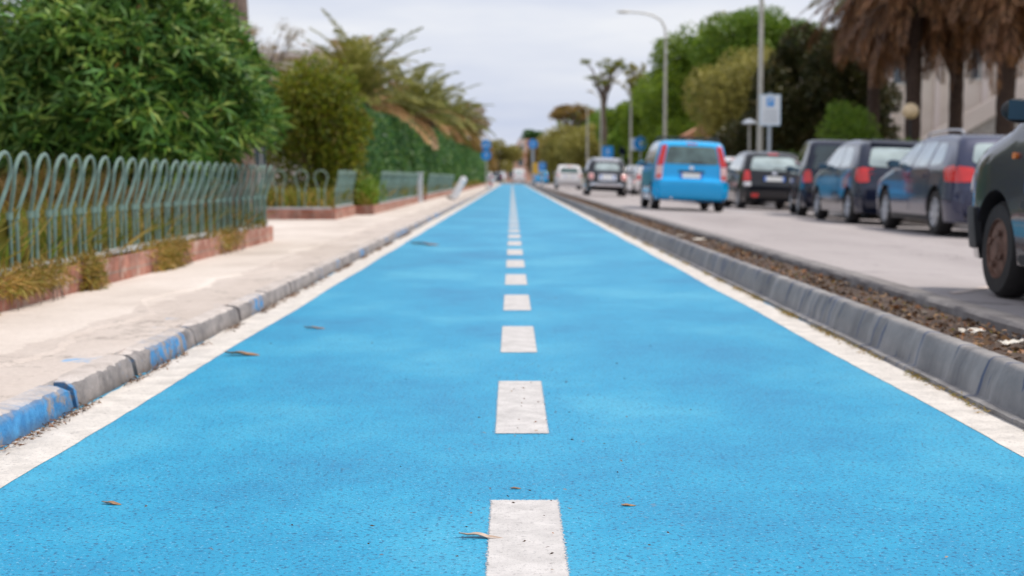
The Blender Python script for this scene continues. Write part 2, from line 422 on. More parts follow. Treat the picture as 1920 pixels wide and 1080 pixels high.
def quads_obj(name, V, mat, parent=None, loc=None):
    """V: (n, k, 3) array, each row one k-gon leaf"""
    n, k, _ = V.shape
    me = bpy.data.meshes.new(name)
    me.vertices.add(n * k); me.vertices.foreach_set('co', V.astype(np.float32).ravel())
    me.loops.add(n * k); me.loops.foreach_set('vertex_index', np.arange(n * k, dtype=np.int32))
    me.polygons.add(n); me.polygons.foreach_set('loop_start', np.arange(0, n * k, k, dtype=np.int32))
    me.polygons.foreach_set('loop_total', np.full(n, k, dtype=np.int32))
    me.materials.append(mat); me.update(); me.validate()
    o = bpy.data.objects.new(name, me); C.objects.link(o)
    if parent: o.parent = parent
    if loc is not None: o.location = loc
    return o
def unit(a): return a / np.maximum(np.linalg.norm(a, axis=-1, keepdims=True), 1e-9)
def leaves(base, dirs, length, width):
    """diamond leaf per point"""
    n = len(base)
    side = unit(np.cross(dirs, rng.normal(size=(n, 3))))
    length = np.broadcast_to(np.asarray(length), (n,))[:, None]; width = np.broadcast_to(np.asarray(width), (n,))[:, None]
    mid = base + dirs * length * .45
    tip = base + dirs * length; tip[:, 2] -= (length[:, 0] * .12)
    return np.stack([base, mid + side * width * .5, tip, mid - side * width * .5], 1)
def blob_points(blobs, n, shell=.35, power=2.0, gap=.0):
    """points near the surface of ellipsoid blobs (x,y,z,rx,ry,rz)"""
    B = np.array(blobs, float); vol = (B[:, 3] * B[:, 4] + B[:, 3] * B[:, 5] + B[:, 4] * B[:, 5]); pick = rng.choice(len(B), n, p=vol / vol.sum())
    d = unit(rng.normal(size=(n, 3)))
    if power != 2.0:
        d = d / (np.sum(np.abs(d) ** power, axis=1, keepdims=True) ** (1 / power))
    rr = 1 - shell * np.abs(rng.normal(size=(n, 1))) * .7
    rr = np.clip(rr, .05, 1.08) + rng.normal(size=(n, 1)) * .03
    b = B[pick]
    p = b[:, :3] + d * rr * b[:, 3:]
    nrm = unit(d / b[:, 3:])
    if gap > 0:   # leave holes
        f = np.sin(p[:, 0] * 3.1 + 1.3 * np.sin(p[:, 2] * 2.7)) * np.sin(p[:, 1] * 2.3 + p[:, 2] * 1.9) * np.cos(p[:, 2] * 3.7 + p[:, 0])
        k = f > -1 + gap; p, nrm = p[k], nrm[k]
    return p, nrm
def crown(name, blobs, n, size, mat, parent, aspect=.45, shell=.4, power=2.0, gap=0, jitter=.9, droop=0, zmin=None):
    p, nr = blob_points(blobs, n, shell, power, gap)
    if zmin is not None:
        k = p[:, 2] > zmin; p, nr = p[k], nr[k]
    dr = unit(nr + rng.normal(size=nr.shape) * jitter + np.array([0, 0, .3 - droop]))
    ln = size * rng.uniform(.6, 1.3, len(p))
    return quads_obj(name, leaves(p, dr, ln, ln * aspect), mat, parent)

def clumps(cx, cy, cz, rx, ry, rz, n, s0=.3, s1=.5):
    """many small blobs over an ellipsoid: an uneven crown"""
    out = []
    for i in range(n):
        a = random.uniform(0, 2 * math.pi); u = random.uniform(-.75, 1)
        q = math.sqrt(max(0, 1 - u * u)); r = random.uniform(.45, .85)
        k = random.uniform(s0, s1)
        out.append((cx + rx * q * math.cos(a) * r, cy + ry * q * math.sin(a) * r, cz + rz * u * r, rx * k, ry * k, rz * k * .85))
    return out

def tree(name, label, cat, x, y, zc, rx, ry, rz, mat, n=6000, size=.22, nb=14, trunk_r=.16, group=None, gap=.35, z0=0, droop=0, s0=.3, s1=.5, aspect=.45, lean=0):
    t = empty(name, (x, y, z0)); tag(t, label, cat, group)
    rx, ry, rz = rx * 1.1, ry * 1.1, rz * 1.12
    cl = clumps(0, 0, zc - z0, rx, ry, rz, nb, s0, s1)
    mb = MB(); zt = zc - z0
    mb.tube([(0, 0, -.1), (lean * .4, 0, zt * .35), (lean * .8, .05, zt * .7), (lean, 0, zt)], [trunk_r, trunk_r * .85, trunk_r * .65, trunk_r * .4], 8)
    for b in cl[:: max(1, len(cl) // 9)]:
        h = zt * random.uniform(.45, .75)
        mb.tube([(lean * .6, 0, h), (b[0] * .5, b[1] * .5, (h + b[2]) / 2), (b[0], b[1], b[2])], [trunk_r * .45, trunk_r * .3, trunk_r * .12], 6)
    mb.build('trunk', M['trunk'], t, True)
    crown('crown', cl, int(n * 1.7), size, mat, t, aspect, .32, gap=gap, droop=droop)
    return t

# ------------------------------------------------------------------ road geometry
ROADZ = lambda x: .12 - .04 * (x - 2.22)
def sheet(name, x0, x1, y0, y1, z0, z1, mat, ny=1):
    """strip with z0 at x0 and z1 at x1"""
    mb = MB()
    mb.add([(x0, y0, z0), (x1, y0, z1), (x1, y1, z1), (x0, y1, z0)], [(0, 1, 2, 3)])
    return mb
g = MB().add([(-1500, -200, -.30), (1500, -200, -.30), (1500, 2500, -.30), (-1500, 2500, -.30)], [(0, 1, 2, 3)]).build('ground', M['ground']); tag(g, kind='structure')
lane = MB().add([(-1.56, -3, 0), (1.66, -3, 0), (1.66, 187, 0), (-1.56, 187, 0)], [(0, 1, 2, 3)]).build('bike_lane', M['lane']); tag(lane, kind='structure')
# wavy painted edge lines (left one wider)
def edge_line(xa, xb, side):
    vs = []; fs = []; n = 900
    for i in range(n + 1):
        y = -1 + 188 * (i / n) ** 1.6
        wa = .006 * math.sin(y * 1.7) + random.uniform(-.002, .002); wb = .012 * math.sin(y * 1.1 + 2) + random.uniform(-.006, .006)
        if side > 0: vs += [(xa + wa, y, .0015), (xb + wb, y, .0015)]
        else: vs += [(xa + wb, y, .0015), (xb + wa, y, .0015)]
        if i: fs.append((2 * i - 2, 2 * i - 1, 2 * i + 1, 2 * i))
    o = MB().add(vs, fs).build('edge_line', M['edge'], lane)
edge_line(-1.446, -1.262, -1); edge_line(1.402, 1.562, 1)
# centre dashes
first = None
Y0 = 3.33
for k in range(-1, 92):
    yc = Y0 - .548 + k * 1.99          # dash from yc-.5 .. yc+.5 ; far end of the first at 3.33
    if yc > 186: break
    if first is None:
        first = MB().add([(-.097, -.575, 0), (.097, -.575, 0), (.097, .575, 0), (-.097, .575, 0)], [(0, 1, 2, 3)]).build('dash', M['dash'], lane); o = first
    else:
        o = first.copy(); C.objects.link(o)
    o.location = (.030, yc, .0018)

# left kerb stones
def kerb_left():
    mb = MB(); y = -1.0; random.seed(3)
    cuts = [4.02, 4.93, 5.30, 5.36]
    while y < 187:
        ln = random.uniform(.85, 1.05) if y < 60 else 8
        gp = random.uniform(.002, .008)
        if y < 4.7 < y + ln: ln = 4.7 - y; gp = .035
        elif abs(y - 4.7) < .01: ln = .78; gp = .05
        y1 = y + ln
        dx = random.uniform(-.005, .005); dz = random.uniform(-.004, .003); n = 9
        vs = []; prof = [(-1.53, -.05), (-1.53, .0962), (-1.482, .0935), (-1.463, .087), (-1.451, .072), (-1.440, -.05)]
        for i in range(n):
            yy = y + (ln - gp) * i / (n - 1)
            e = (.012 if y < 7 else .003) if i in (0, n - 1) else 0
            for (px, pz) in prof:
                q = random.uniform(-.004, .004) * (1 if y < 7 else .3) if pz > 0 and px > -1.5 else 0
                vs.append((px + dx * (pz > 0) * (px > -1.55) - (e if px > -1.5 and pz > .05 else 0) + q, yy, pz + (dz if pz > .02 else 0) - (e if pz > .05 else 0) + q))
        m = len(prof); fs = [tuple(range(m)), tuple((n - 1) * m + i for i in range(m))]
        for i in range(n - 1):
            for j in range(m):
                fs.append((i * m + j, i * m + (j + 1) % m, (i + 1) * m + (j + 1) % m, (i + 1) * m + j))
        mb.add(vs, fs); y = y1
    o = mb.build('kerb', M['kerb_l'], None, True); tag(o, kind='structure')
kerb_left(); random.seed(7)
pv = MB(); n = 120
pv.box(-14, -1.528, -3, 240, -.2, .094)
pvo = pv.build('pavement', M['pave']); tag(pvo, kind='structure')
# rough broken lip of the pavement screed along the kerb
mb = MB(); vs = []; fs = []; n = 700
for i in range(n + 1):
    y = 2 + 60 * (i / n) ** 1.4
    xe = -1.86 + .09 * math.sin(y * 1.3) + .06 * math.sin(y * 3.7 + 1) + random.uniform(-.018, .018)
    vs += [(-2.53, y, .105), (xe - .03, y, .105), (xe, y, .0945)]
    if i:
        a = 3 * i - 3; fs += [(a, a + 1, a + 4, a + 3), (a + 1, a + 2, a + 5, a + 4)]
o = mb.add(vs, fs).build('pavement_screed', M['pave']); tag(o, kind='structure')

# right kerb (precast, sloped face and small flange), soil strip, second kerb, road
def long_loft(name, prof, y0, y1, n, mat, wob=.01, pw=1.7, seed=1):
    r = random.Random(seed); vs = []; m = len(prof)
    for i in range(n + 1):
        y = y0 + (y1 - y0) * (i / n) ** pw
        w = wob * (math.sin(y * .9 + 1) + .6 * math.sin(y * 2.3) + .3 * math.sin(y * 5.1)) ; wz = 0
        for j, (px, pz) in enumerate(prof):
            ins = 1 if 0 < j < m - 1 else 0
            vs.append((px + w * ins + r.uniform(-.002, .002) * ins, y, pz + wz * (pz > .02) + r.uniform(-.0015, .0015) * ins))
    fs = [(i * m + j, i * m + j + 1, (i + 1) * m + j + 1, (i + 1) * m + j) for i in range(n) for j in range(m - 1)]
    o = MB().add(vs, fs).build(name, mat, None, True); tag(o, kind='structure'); return o
long_loft('kerb', [(1.56, -.02), (1.562, .018), (1.578, .022), (1.598, .020), (1.604, .026), (1.618, .085), (1.642, .143), (1.650, .152), (1.660, .155), (1.705, .153), (1.716, .13), (1.716, -.02)], -1, 187, 1300, M['kerb_r'], .003, seed=4)
st = MB(); vs = []; fs = []; n = 500
for i in range(n + 1):
    y = -1 + 188 * (i / n) ** 1.7
    for j in range(7):
        x = 1.705 + .40 * j / 6
        vs.append((x, y, .112 + .012 * math.sin(x * 9 + y * 2) + random.uniform(-.010, .012)))
    if i:
        for j in range(6): a = (i - 1) * 7 + j; fs.append((a, a + 1, a + 8, a + 7))
o = st.add(vs, fs).build('soil_strip', M['soil'], None, True); tag(o, kind='structure')
long_loft('kerb', [(2.075, -.02), (2.078, .150), (2.095, .166), (2.215, .163), (2.232, .150), (2.236, .05)], -1, 187, 900, M['conc_dark'], .004, seed=8)
road = MB().add([(2.225, -3, ROADZ(2.225)), (7.62, -3, ROADZ(7.62)), (7.62, 420, ROADZ(7.62)), (2.225, 420, ROADZ(2.225))], [(0, 1, 2, 3)]).build('road', M['asphalt']); tag(road, kind='structure')
# faint worn stop line near the first car
mk = MB(); vs = []; y = 8.3
mk.add([(2.5, 8.0, ROADZ(2.5) + .004), (3.4, 9.4, ROADZ(3.4) + .004), (3.4, 9.53, ROADZ(3.4) + .004), (2.5, 8.13, ROADZ(2.5) + .004)], [(0, 1, 2, 3)])
mk.build('worn_marking', M['farpave'], road)
o = MB().box(7.60, 7.70, -3, 420, -.25, .05).build('kerb', M['conc']); tag(o, kind='structure')
o = MB().box(7.70, 10.4, -3, 420, -.25, .045).build('far_pavement', M['farpave']); tag(o, kind='structure')
o = MB().box(10.4, 90, -3, 420, -.25, .035).build('park_ground', M['garden']); tag(o, kind='structure')
# cross road beyond the end of the lane
o = MB().add([(-60, 187, .02), (2.2, 187, .02), (2.2, 236, .02), (-60, 236, .02)], [(0, 1, 2, 3)]).build('cross_road', M['asphalt']); o.location.z = .085; tag(o, kind='structure')

# ------------------------------------------------------------------ garden beds on the left
def bed(name, y0, y1, x1, x0=-14):
    mb = MB().box(x0, x1 - .10, y0 + .1, y1 - .1, .08, .215)
    o = mb.build(name, M['garden']); tag(o, kind='structure'); return o
bed('garden_soil', 1, 15, -2.52); bed('garden_soil', 23, 26, -2.85); bed('garden_soil', 26, 38.5, -2.52); bed('garden_soil', 42, 180, -2.52)
def brick_run(label, segs):
    mb = MB()
    for (xa, ya, xb, yb) in segs:
        mb.box(min(xa, xb), max(xa, xb), min(ya, yb), max(ya, yb), .08, .262)
    o = mb.build('brick_wall', M['brick']); tag(o, label, 'low wall'); return o
brick_run('low terracotta brick border under the nearest hoop fence beside the pavement', [(-2.62, 1, -2.52, 15), (-14, 14.9, -2.62, 15)])
brick_run('low brick border across the bed in front of the rounded olive bush', [(-14, 23, -2.85, 23.1), (-2.95, 23.1, -2.85, 26)])
brick_run('low brick border below the second, farther hoop fence', [(-2.85, 26, -2.52, 26.1), (-2.62, 26.1, -2.52, 38.5), (-14, 38.4, -2.62, 38.5)])
brick_run('distant low brick border running along the teal hedge', [(-14, 42, -2.52, 42.1), (-2.62, 42.1, -2.52, 180)])

def hoop_mesh():
    # two tubes rising from the rail, kinked at the collar and joined by an arch, leaning to +X
    mb = MB(); pts = []
    zb, zk, zt, lean = .0, .29, .575, .06
    w0, w1 = .050, .108
    pts.append((0, -w0, zb)); pts.append((0, -w0, zk * .6)); pts.append((0, -w0, zk)); pts.append((lean * .15, -w0 * 1.15, zk + .03))
    pts.append((lean * .7, -w1 * .84, zt - .14)); pts.append((lean * .9, -w1, zt - .08))
    for k in range(1, 8):
        a = math.pi * k / 8
        pts.append((lean * (.9 + .25 * math.sin(a)), -w1 * math.cos(a), zt - .08 + .115 * math.sin(a)))
    left = [(x, -y, z) for (x, y, z) in pts[:6]][::-1]
    mb.tube(pts + left, .0108, 7)
    for s in (-1, 1):
        mb.tube([(0, s * w0, zk - .02), (0, s * w0, zk + .018)], .018, 8)
    o = mb.build('hoop', M['fence'], None, True); me = o.data; bpy.data.objects.remove(o)
    return me
HOOP = hoop_mesh()
def hoop_fence(label, runs):
    """runs: (x0,y0,x1,y1)"""
    x0, y0 = runs[0][:2]
    t = empty('hoop_fence', (x0, y0, .262)); tag(t, label, 'fence', 'green tubular hoop fences around the garden beds')
    for (xa, ya, xb, yb) in runs:
        ln = math.hypot(xb - xa, yb - ya); n = int(ln / .295); an = math.atan2(yb - ya, xb - xa)
        segs = max(1, int(ln / 2.6)); mb = MB(); cur = 0
        mt = Matrix.Translation((xa - x0, ya - y0, 0)) @ Matrix.Rotation(an, 4, 'Z')
        for s in range(segs):
            a = ln * s / segs + (.03 if s else 0); b = ln * (s + 1) / segs - .03
            dz = random.uniform(-.010, .012)
            mb.box(a, b, -.018, .018, .006 + dz, .040 + dz, mt)
        mb.build('bottom_rail', M['rail'], t)
        for k in range(n):
            h = bpy.data.objects.new('hoop', HOOP); C.objects.link(h); h.parent = t
            u = (k + .5) * ln / n + random.uniform(-.02, .02)
            p = mt @ Vector((u, 0, .02)); h.location = p
            h.rotation_euler = (random.uniform(-.015, .015), random.uniform(-.02, .02), an - math.pi / 2 + random.uniform(-.02, .02))
    return t
hoop_fence('nearest green tubular hoop fence running in front of the big oleander', [(-2.57, 3.0, -2.57, 14.93)])
hoop_fence('short hoop fence facing the viewer in front of the rounded olive bush', [(-4.6, 23.05, -2.9, 23.05), (-2.9, 23.3, -2.9, 25.9)])
hoop_fence('hoop fence beyond the overgrown flower bed, ending at a white post', [(-2.57, 27.5, -2.57, 38.2)])
hoop_fence('farthest hoop fence, small, along the foot of the teal hedge', [(-2.57, 43, -2.57, 62)])
o = MB().box(-.07, .07, -.07, .07, 0, .78).box(-.09, .09, -.09, .09, .78, .83).build('post', M['white']); o.location = (-2.48, 38.4, .094)
tag(o, 'short white square post at the end of the second hoop fence', 'post')

# grass
def grass_patch(name, x0, x1, y0, y1, n, h0, h1, mat, w=.008, z=.21, label=None, cat=None, kind='stuff', edge=0):
    p = np.stack([rng.uniform(x0, x1, n), y0 + (y1 - y0) * rng.uniform(0, 1, n), np.full(n, z)], 1)
    f = np.sin(p[:, 0] * 4 + 1) * np.sin(p[:, 1] * 2.1) + rng.normal(size=n) * .5
    hh = rng.uniform(h0, h1, n) * (1 + .3 * np.clip(f, -1, 1))
    dr = unit(np.stack([rng.normal(size=n) * .35, rng.normal(size=n) * .35, np.ones(n)], 1))
    side = unit(np.cross(dr, rng.normal(size=(n, 3))))
    tip = p + dr * hh[:, None]; bend = side * 0; mid = p + (dr * .55) * hh[:, None]
    tip[:, 0] += rng.normal(size=n) * .25 * hh; tip[:, 1] += rng.normal(size=n) * .25 * hh
    V = np.stack([p - side * w, p + side * w, mid + side * w * .8, tip, mid - side * w * .8], 1)
    o = quads_obj(name, V, mat); tag(o, label, cat, kind=kind); return o
grass_patch('grass', -5.2, -2.64, 5, 14.9, 60000, .10, .36, M['grass'])
grass_patch('grass', -5.0, -2.98, 23.1, 25.9, 6000, .10, .42, M['grass'], .014)
grass_patch('grass', -4.6, -2.64, 26.1, 38.3, 14000, .12, .45, M['grass'], .016)
grass_patch('grass', -4.0, -2.64, 42.1, 120, 16000, .12, .40, M['grass'], .03)
grass_patch('grass', -2.64, -2.53, 5.0, 14.9, 1500, .04, .11, M['weeds'], .006, z=.255)

# flowers in the grass (dandelion heads)
fl = [(-2.9, 8.9, .52), (-3.1, 9.6, .36), (-2.95, 12.4, .44), (-2.8, 10.6, .34), (-3.3, 8.2, .62)]
for i, (x, y, z) in enumerate(fl):
    t = empty('flower', (x, y, .21)); tag(t, ['white seed head on a thin stalk rising behind the nearest hoops', 'small white seed head low in the grass behind the hoop fence', 'pale seed head in the grass near the far end of the nearest fence', 'low pale seed head in the middle of the fenced grass', 'tall orange bloom behind the hoops at the left'][i], 'flower')
    MB().tube([(0, 0, 0), (.02, .01, (z - .21) * .5), (.01, 0, z - .21)], .003, 5).build('stalk', M['mid'], t)
    MB().ellipsoid((.01, 0, z - .2), (.022, .022, .018), 10, 6).build('bloom', M['paper'] if i < 4 else M['orange'], t, True)

# weeds hanging over the brick border
for i, (y, ln, hang, dn, lab) in enumerate([(8.45, .34, .20, 1500, 'brown dry weeds spilling over the brick border below the first rail break'),
        (7.4, 1.1, .05, 2600, 'dry brown creeper covering the brick border at the left edge'),
        (10.4, 1.0, .16, 2800, 'mound of tan dried weeds against the middle of the brick border'),
        (12.6, 1.2, .09, 900, 'thin brown weeds along the far half of the nearest brick border'),
        (6.6, .4, .12, 900, 'low olive weeds at the near end of the brick border')]):
    t = empty('weeds', (-2.54, y, .10)); tag(t, lab, 'weeds')
    p, nr = blob_points([(0.0, 0, .16, .09, ln * .8, .05), (.04, 0, .15 - hang * .5, .06, ln * .6, .03 + hang * .5), (.03, -.1, .15 - hang * .4, .06, ln * .4, .03 + hang * .5)], dn, .8)
    p[:, 2] = np.clip(p[:, 2], .003, .4)
    dr = unit(nr + rng.normal(size=nr.shape) * .9)
    quads_obj('foliage', leaves(p, dr, rng.uniform(.03, .07, len(p)), .010), M['weeds'], t)
    mb = MB()
    for k in range(7):
        yy = random.uniform(-ln * .5, ln * .5)
        mb.tube([(-.05, yy, .17), (.03, yy + .02, .17), (.07, yy + .04, .06), (.09, yy + random.uniform(-.05, .05), .01)], .003, 4)
    mb.build('stem', M['trunk'], t)

# ------------------------------------------------------------------ big oleander
def oleander():
    t = empty('oleander_bush', (-3.58, 13.3, .21)); tag(t, 'big dense oleander with long narrow leaves behind the nearest hoop fence', 'bush')
    mb = MB()
    for k in range(16):
        a = random.uniform(0, 6.28); r = random.uniform(.5, 1.05)
        mb.tube([(random.uniform(-.25, .25), random.uniform(-.25, .25), 0), (math.cos(a) * r * .5, math.sin(a) * r * .5, .8), (math.cos(a) * r, math.sin(a) * r, 1.9)], [.03, .022, .008], 6)
    mb.build('stems', M['trunk'], t, True)
    bl = [(0, 0, 1.15, 1.28, 1.35, 1.22), (-.05, .1, 1.25, 1.15, 1.2, 1.20), (.45, -.1, .95, .85, .9, .85), (-.5, -.2, .95, .9, .9, .95), (.1, -.3, 1.35, .9, .9, .95)]
    nw = 14500
    p, nr = blob_points(bl, nw, .45, 2.7)
    k = p[:, 2] > .25 + .62 * np.clip((p[:, 0] - .35) * 1.6, 0, 1) + rng.normal(size=len(p)) * .06; p, nr = p[k], nr[k]
    # lumpy outline
    lump = 1 + .05 * np.sin(p[:, 0:1] * 7 + p[:, 2:3] * 5) + .05 * np.sin(p[:, 1:2] * 6 + p[:, 2:3] * 8)
    c0 = np.array([0, 0, 1.1]); p = c0 + (p - c0) * lump
    nw = len(p)
    m = 7
    ax = unit(nr * .8 + rng.normal(size=nr.shape) * .45 + np.array([0, 0, .55]))
    ref = unit(np.cross(ax, rng.normal(size=ax.shape))); bi = np.cross(ax, ref)
    Vs = []
    for j in range(m):
        an = 2 * math.pi * j / m + rng.uniform(-.4, .4, nw)
        rad = ref * np.cos(an)[:, None] + bi * np.sin(an)[:, None]
        dr = unit(ax * rng.uniform(.35, 1.1, (nw, 1)) + rad)
        ln = rng.uniform(.10, .21, nw); wd = ln * .088
        side = unit(np.cross(dr, ax)) * wd[:, None]
        b = p + rng.normal(size=p.shape) * .012
        m1 = b + dr * (ln * .5)[:, None]
        tip = b + dr * ln[:, None]; tip[:, 2] -= ln * .18
        Vs.append(np.stack([b, m1 - side, tip, m1 + side], 1))
    quads_obj('crown', np.concatenate(Vs), M['ole'], t)
    p, nr = blob_points(bl[:2], 2600, .9, 2.4); k = p[:, 2] > .1; p = p[k]; nr = nr[k]
    quads_obj('dry_leaves', leaves(p, unit(rng.normal(size=p.shape) - np.array([0, 0, .5])), .11, .02), M['oleveg'], t)
oleander()
# brown dry stalks at the foot of the oleander
grass_patch('dry_stalks', -5.0, -2.75, 11.2, 12.3, 5200, .25, .62, M['brownleaf'], .010, label=None)

# olive coloured round bush
t = empty('rounded_bush', (-3.62, 26.4, .21)); tag(t, 'rounded olive green bush behind the hoop fence that faces the viewer', 'bush')
crown('crown', [(0, 0, 1.40, .93, .9, 1.38)] + clumps(0, 0, 1.5, .95, .9, 1.3, 26, .20, .34), 21000, .085, M['olive'], t, .6, .35, 2.4, zmin=.05)
mb = MB()
for k in range(7):
    a = k * .9; mb.tube([(0, 0, 0), (.2 * math.cos(a), .2 * math.sin(a), .8), (.5 * math.cos(a), .5 * math.sin(a), 1.9)], [.05, .035, .012], 6)
mb.build('stems', M['trunk'], t, True)

# teal hedge row: individual shrubs
HY = [(29.6, 1.05, 2.05), (33.0, 1.15, 2.1), (37.2, 1.25, 2.15), (43.2, 1.4, 2.35), (48.5, 1.6, 2.3), (55, 1.9, 2.4), (63, 2.4, 2.5), (73, 3.0, 2.6), (86, 3.6, 2.7), (102, 4.5, 2.7), (125, 6, 2.8), (155, 8, 2.9)]
ords = ['nearest', 'second nearest', 'third', 'fourth', 'fifth', 'sixth', 'seventh', 'eighth', 'ninth', 'tenth', 'eleventh', 'farthest']
for i, (y, ry, h) in enumerate(HY):
    t = empty('hedge_shrub', (-3.38, y, .21)); tag(t, f'{ords[i]} shrub of the clipped teal green hedge row, counted from the rounded olive bush', 'shrub', 'teal hedge shrubs in a row left of the lane')
    crown('crown', [(0, 0, h * .5, .62, ry, h * .5)] + clumps(0, 0, h * .56, .66, ry, h * .54, 16, .22, .36), 6500 if i < 6 else 5000, .10 + .012 * i, M['teal'], t, .5, .3, 3.0, zmin=.03, droop=.3)
    MB().tube([(0, 0, 0), (.05, 0, h * .4), (0, 0, h * .75)], [.05, .04, .015], 6).build('stem', M['trunk'], t)

# overgrown flowering plants by the second bed
t = empty('flowering_shrub', (-2.95, 27.2, .2)); tag(t, 'low scruffy shrub with yellow blooms at the corner of the second bed', 'shrub')
crown('foliage', [(0, 0, .3, .42, .9, .34), (.15, -.5, .25, .3, .5, .26), (.1, .8, .3, .35, .6, .3)], 3600, .10, M['mid'], t, .3, .6, zmin=.0)
crown('blooms', [(0, -.1, .4, .4, .8, .28)], 160, .05, M['palmdry'], t, .9, .2)['kind'] = 'stuff'

# ------------------------------------------------------------------ palms
def frond(base, az, el0, length, curl, nl=34, ll=.42, sweep=.45, width=.018):
    """returns polys (n,4,3): rachis as quads plus leaflets"""
    N = 14; pts = [np.array(base, float)]; el = el0
    for i in range(N):
        d = np.array([math.cos(el) * math.cos(az), math.cos(el) * math.sin(az), math.sin(el)])
        pts.append(pts[-1] + d * length / N); el -= curl / N
    P = np.array(pts)
    T = unit(np.gradient(P, axis=0)); side = unit(np.cross(T, np.array([0, 0, 1.]) + 1e-3)); up = np.cross(side, T)
    out = []
    for i in range(N):
        w = .02 * (1 - i / N) + .006
        out.append([P[i] - side[i] * w, P[i + 1] - side[i + 1] * w * .9, P[i + 1] + side[i + 1] * w * .9, P[i] + side[i] * w])
        out.append([P[i] - up[i] * w, P[i + 1] - up[i + 1] * w * .9, P[i + 1] + up[i + 1] * w * .9, P[i] + up[i] * w])
    for j in range(nl):
        u = .14 + .85 * j / nl; q = u * N; i = int(q); f = q - i
        b = P[i] * (1 - f) + P[i + 1] * f
        lf = ll * math.sin(math.pi * min(1, .15 + u * .85)) ** .6 * random.uniform(.8, 1.1) + .05
        for s in (-1, 1):
            d = unit(side[i] * s * .9 + T[i] * (.5 + sweep) + up[i] * random.uniform(.0, .35) + rng.normal(size=3) * .08)
            tip = b + d * lf; tip[2] -= lf * .22
            m1 = b + d * lf * .5; ww = unit(np.cross(d, up[i])) * width
            out.append([b, m1 + ww, tip, m1 - ww])
    return np.array(out)
def palm(label, x, y, z0, zc, n_up, flen, n_dry=6, n_dead=0, trunk_r=.22, dead_len=2.4, cat='palm tree', group=None, mats=('palmgreen', 'palmdry'), width=.02, ll=.42, nl=34, elr=(-.1, 1.35)):
    t = empty('palm_tree', (x, y, z0)); tag(t, label, cat, group)
    h = zc - z0; mb = MB(); nn = 22
    prof = []
    for i in range(nn + 1):
        r = trunk_r * (1.15 - .25 * min(1, i / 4)) * (1 + .07 * (i % 2)) * (1 + .35 * max(0, (i - 19) / 3))
        prof.append((h * i / nn, r))
    mb.lathe([(-.05, trunk_r * 1.2)] + prof + [(h + .1, .05)], 'z', seg=14); mb.build('trunk', M['palmtrunk'], t, True)
    F = []
    for k in range(n_up):
        az = k * 2.39996 + random.uniform(-.2, .2); el = elr[0] + (elr[1] - elr[0]) * (k / max(1, n_up - 1)) ** .8
        F.append(frond((0, 0, h), az, el, flen * random.uniform(.85, 1.1), random.uniform(.7, 1.4), nl, ll, width=width))
    quads_obj('green_fronds', np.concatenate(F), M[mats[0]], t)
    if n_dry:
        F = [frond((0, 0, h - .1), k * 2.4 + 1, random.uniform(-.05, .6), flen * random.uniform(.7, 1), random.uniform(.9, 1.5), nl, ll * .8, width=width) for k in range(n_dry)]
        quads_obj('dry_fronds', np.concatenate(F), M[mats[1]], t)
    if n_dead:
        F = []
        for k in range(n_dead):
            az = random.uniform(0, 6.28); lv = random.uniform(0, 1)
            F.append(frond((math.cos(az) * trunk_r, math.sin(az) * trunk_r, h - lv * 1.1), az, random.uniform(-.9, .35) - .35 * lv, dead_len * random.uniform(.7, 1.2), random.uniform(.8, 1.6), 30, .42, .6, width=.023))
        quads_obj('dead_frond_skirt', np.concatenate(F), M['palmdead'], t)
    return t
palm('leftmost bushy palm with upright fronds rising behind the rounded olive bush', -4.0, 38, .2, 2.75, 34, 2.5, 7, width=.026, ll=.42, elr=(.2, 1.5))
palm('second bushy palm with arching yellowish fronds above the hedge', -3.6, 50, .2, 2.9, 34, 2.6, 9, width=.03, ll=.45, elr=(.15, 1.4))
palm('third palm with spreading fronds, brown below, behind the hedge', -3.8, 66, .2, 3.4, 34, 2.9, 12, width=.036, ll=.45, elr=(.1, 1.4))
palm('farthest palm with small drooping crown left of the lane', -3.6, 88, .2, 3.9, 30, 2.9, 20, width=.045, mats=('palmgreen', 'brownleaf'))
palm('tall dry brown palm behind the leftmost bushy palm', -5.3, 46, .2, 3.9, 30, 2.2, 22, width=.026, mats=('brownleaf', 'palmdry'))

# pine trunk rising behind the oleander (crown above the picture)
t = empty('pine_tree', (-3.72, 19.2, .09)); tag(t, 'tall pine whose thick bare trunk rises above the oleander', 'tree')
MB().tube([(0, 0, 0), (-.02, 0, 2.0), (-.08, 0, 4), (-.3, 0, 7), (-.2, 0, 9.5)], [.28, .25, .23, .19, .12], 14).build('trunk', M['trunk'], t, True)
crown('crown', clumps(-.2, 0, 10.2, 3.4, 3.4, 1.1, 22, .22, .38), 14000, .22, M['darkleaf'], t, .3, .6, gap=.35)
# bare tree behind
t = empty('bare_tree', (-10.6, 62, .0)); tag(t, 'thin nearly bare tree with reddish twigs above the white roof', 'tree')
mb = MB(); mb.tube([(0, 0, 0), (.1, 0, 3), (0, 0, 5.5)], [.16, .12, .08], 8)
tips = []
for k in range(26):
    a = random.uniform(0, 6.28); r = random.uniform(.5, 1.9); z = random.uniform(4.8, 7.2)
    mb.tube([(0, 0, random.uniform(3.5, 5.4)), (math.cos(a) * r * .5, math.sin(a) * r * .5, z - 1), (math.cos(a) * r, math.sin(a) * r, z)], [.05, .03, .012], 5); tips.append((math.cos(a) * r, math.sin(a) * r, z, .35, .35, .35))
mb.build('trunk', M['trunk'], t, True)
crown('crown', tips, 2600, .14, M['brownleaf'], t, .3, .9)
tree('umbrella_pine', 'dark spreading tree with a flat top beyond the farthest palm', 'tree', -4.6, 104, 5.0, 2.6, 4, 1.0, M['brownleaf'], 6000, .22, 16, .16, gap=.3)
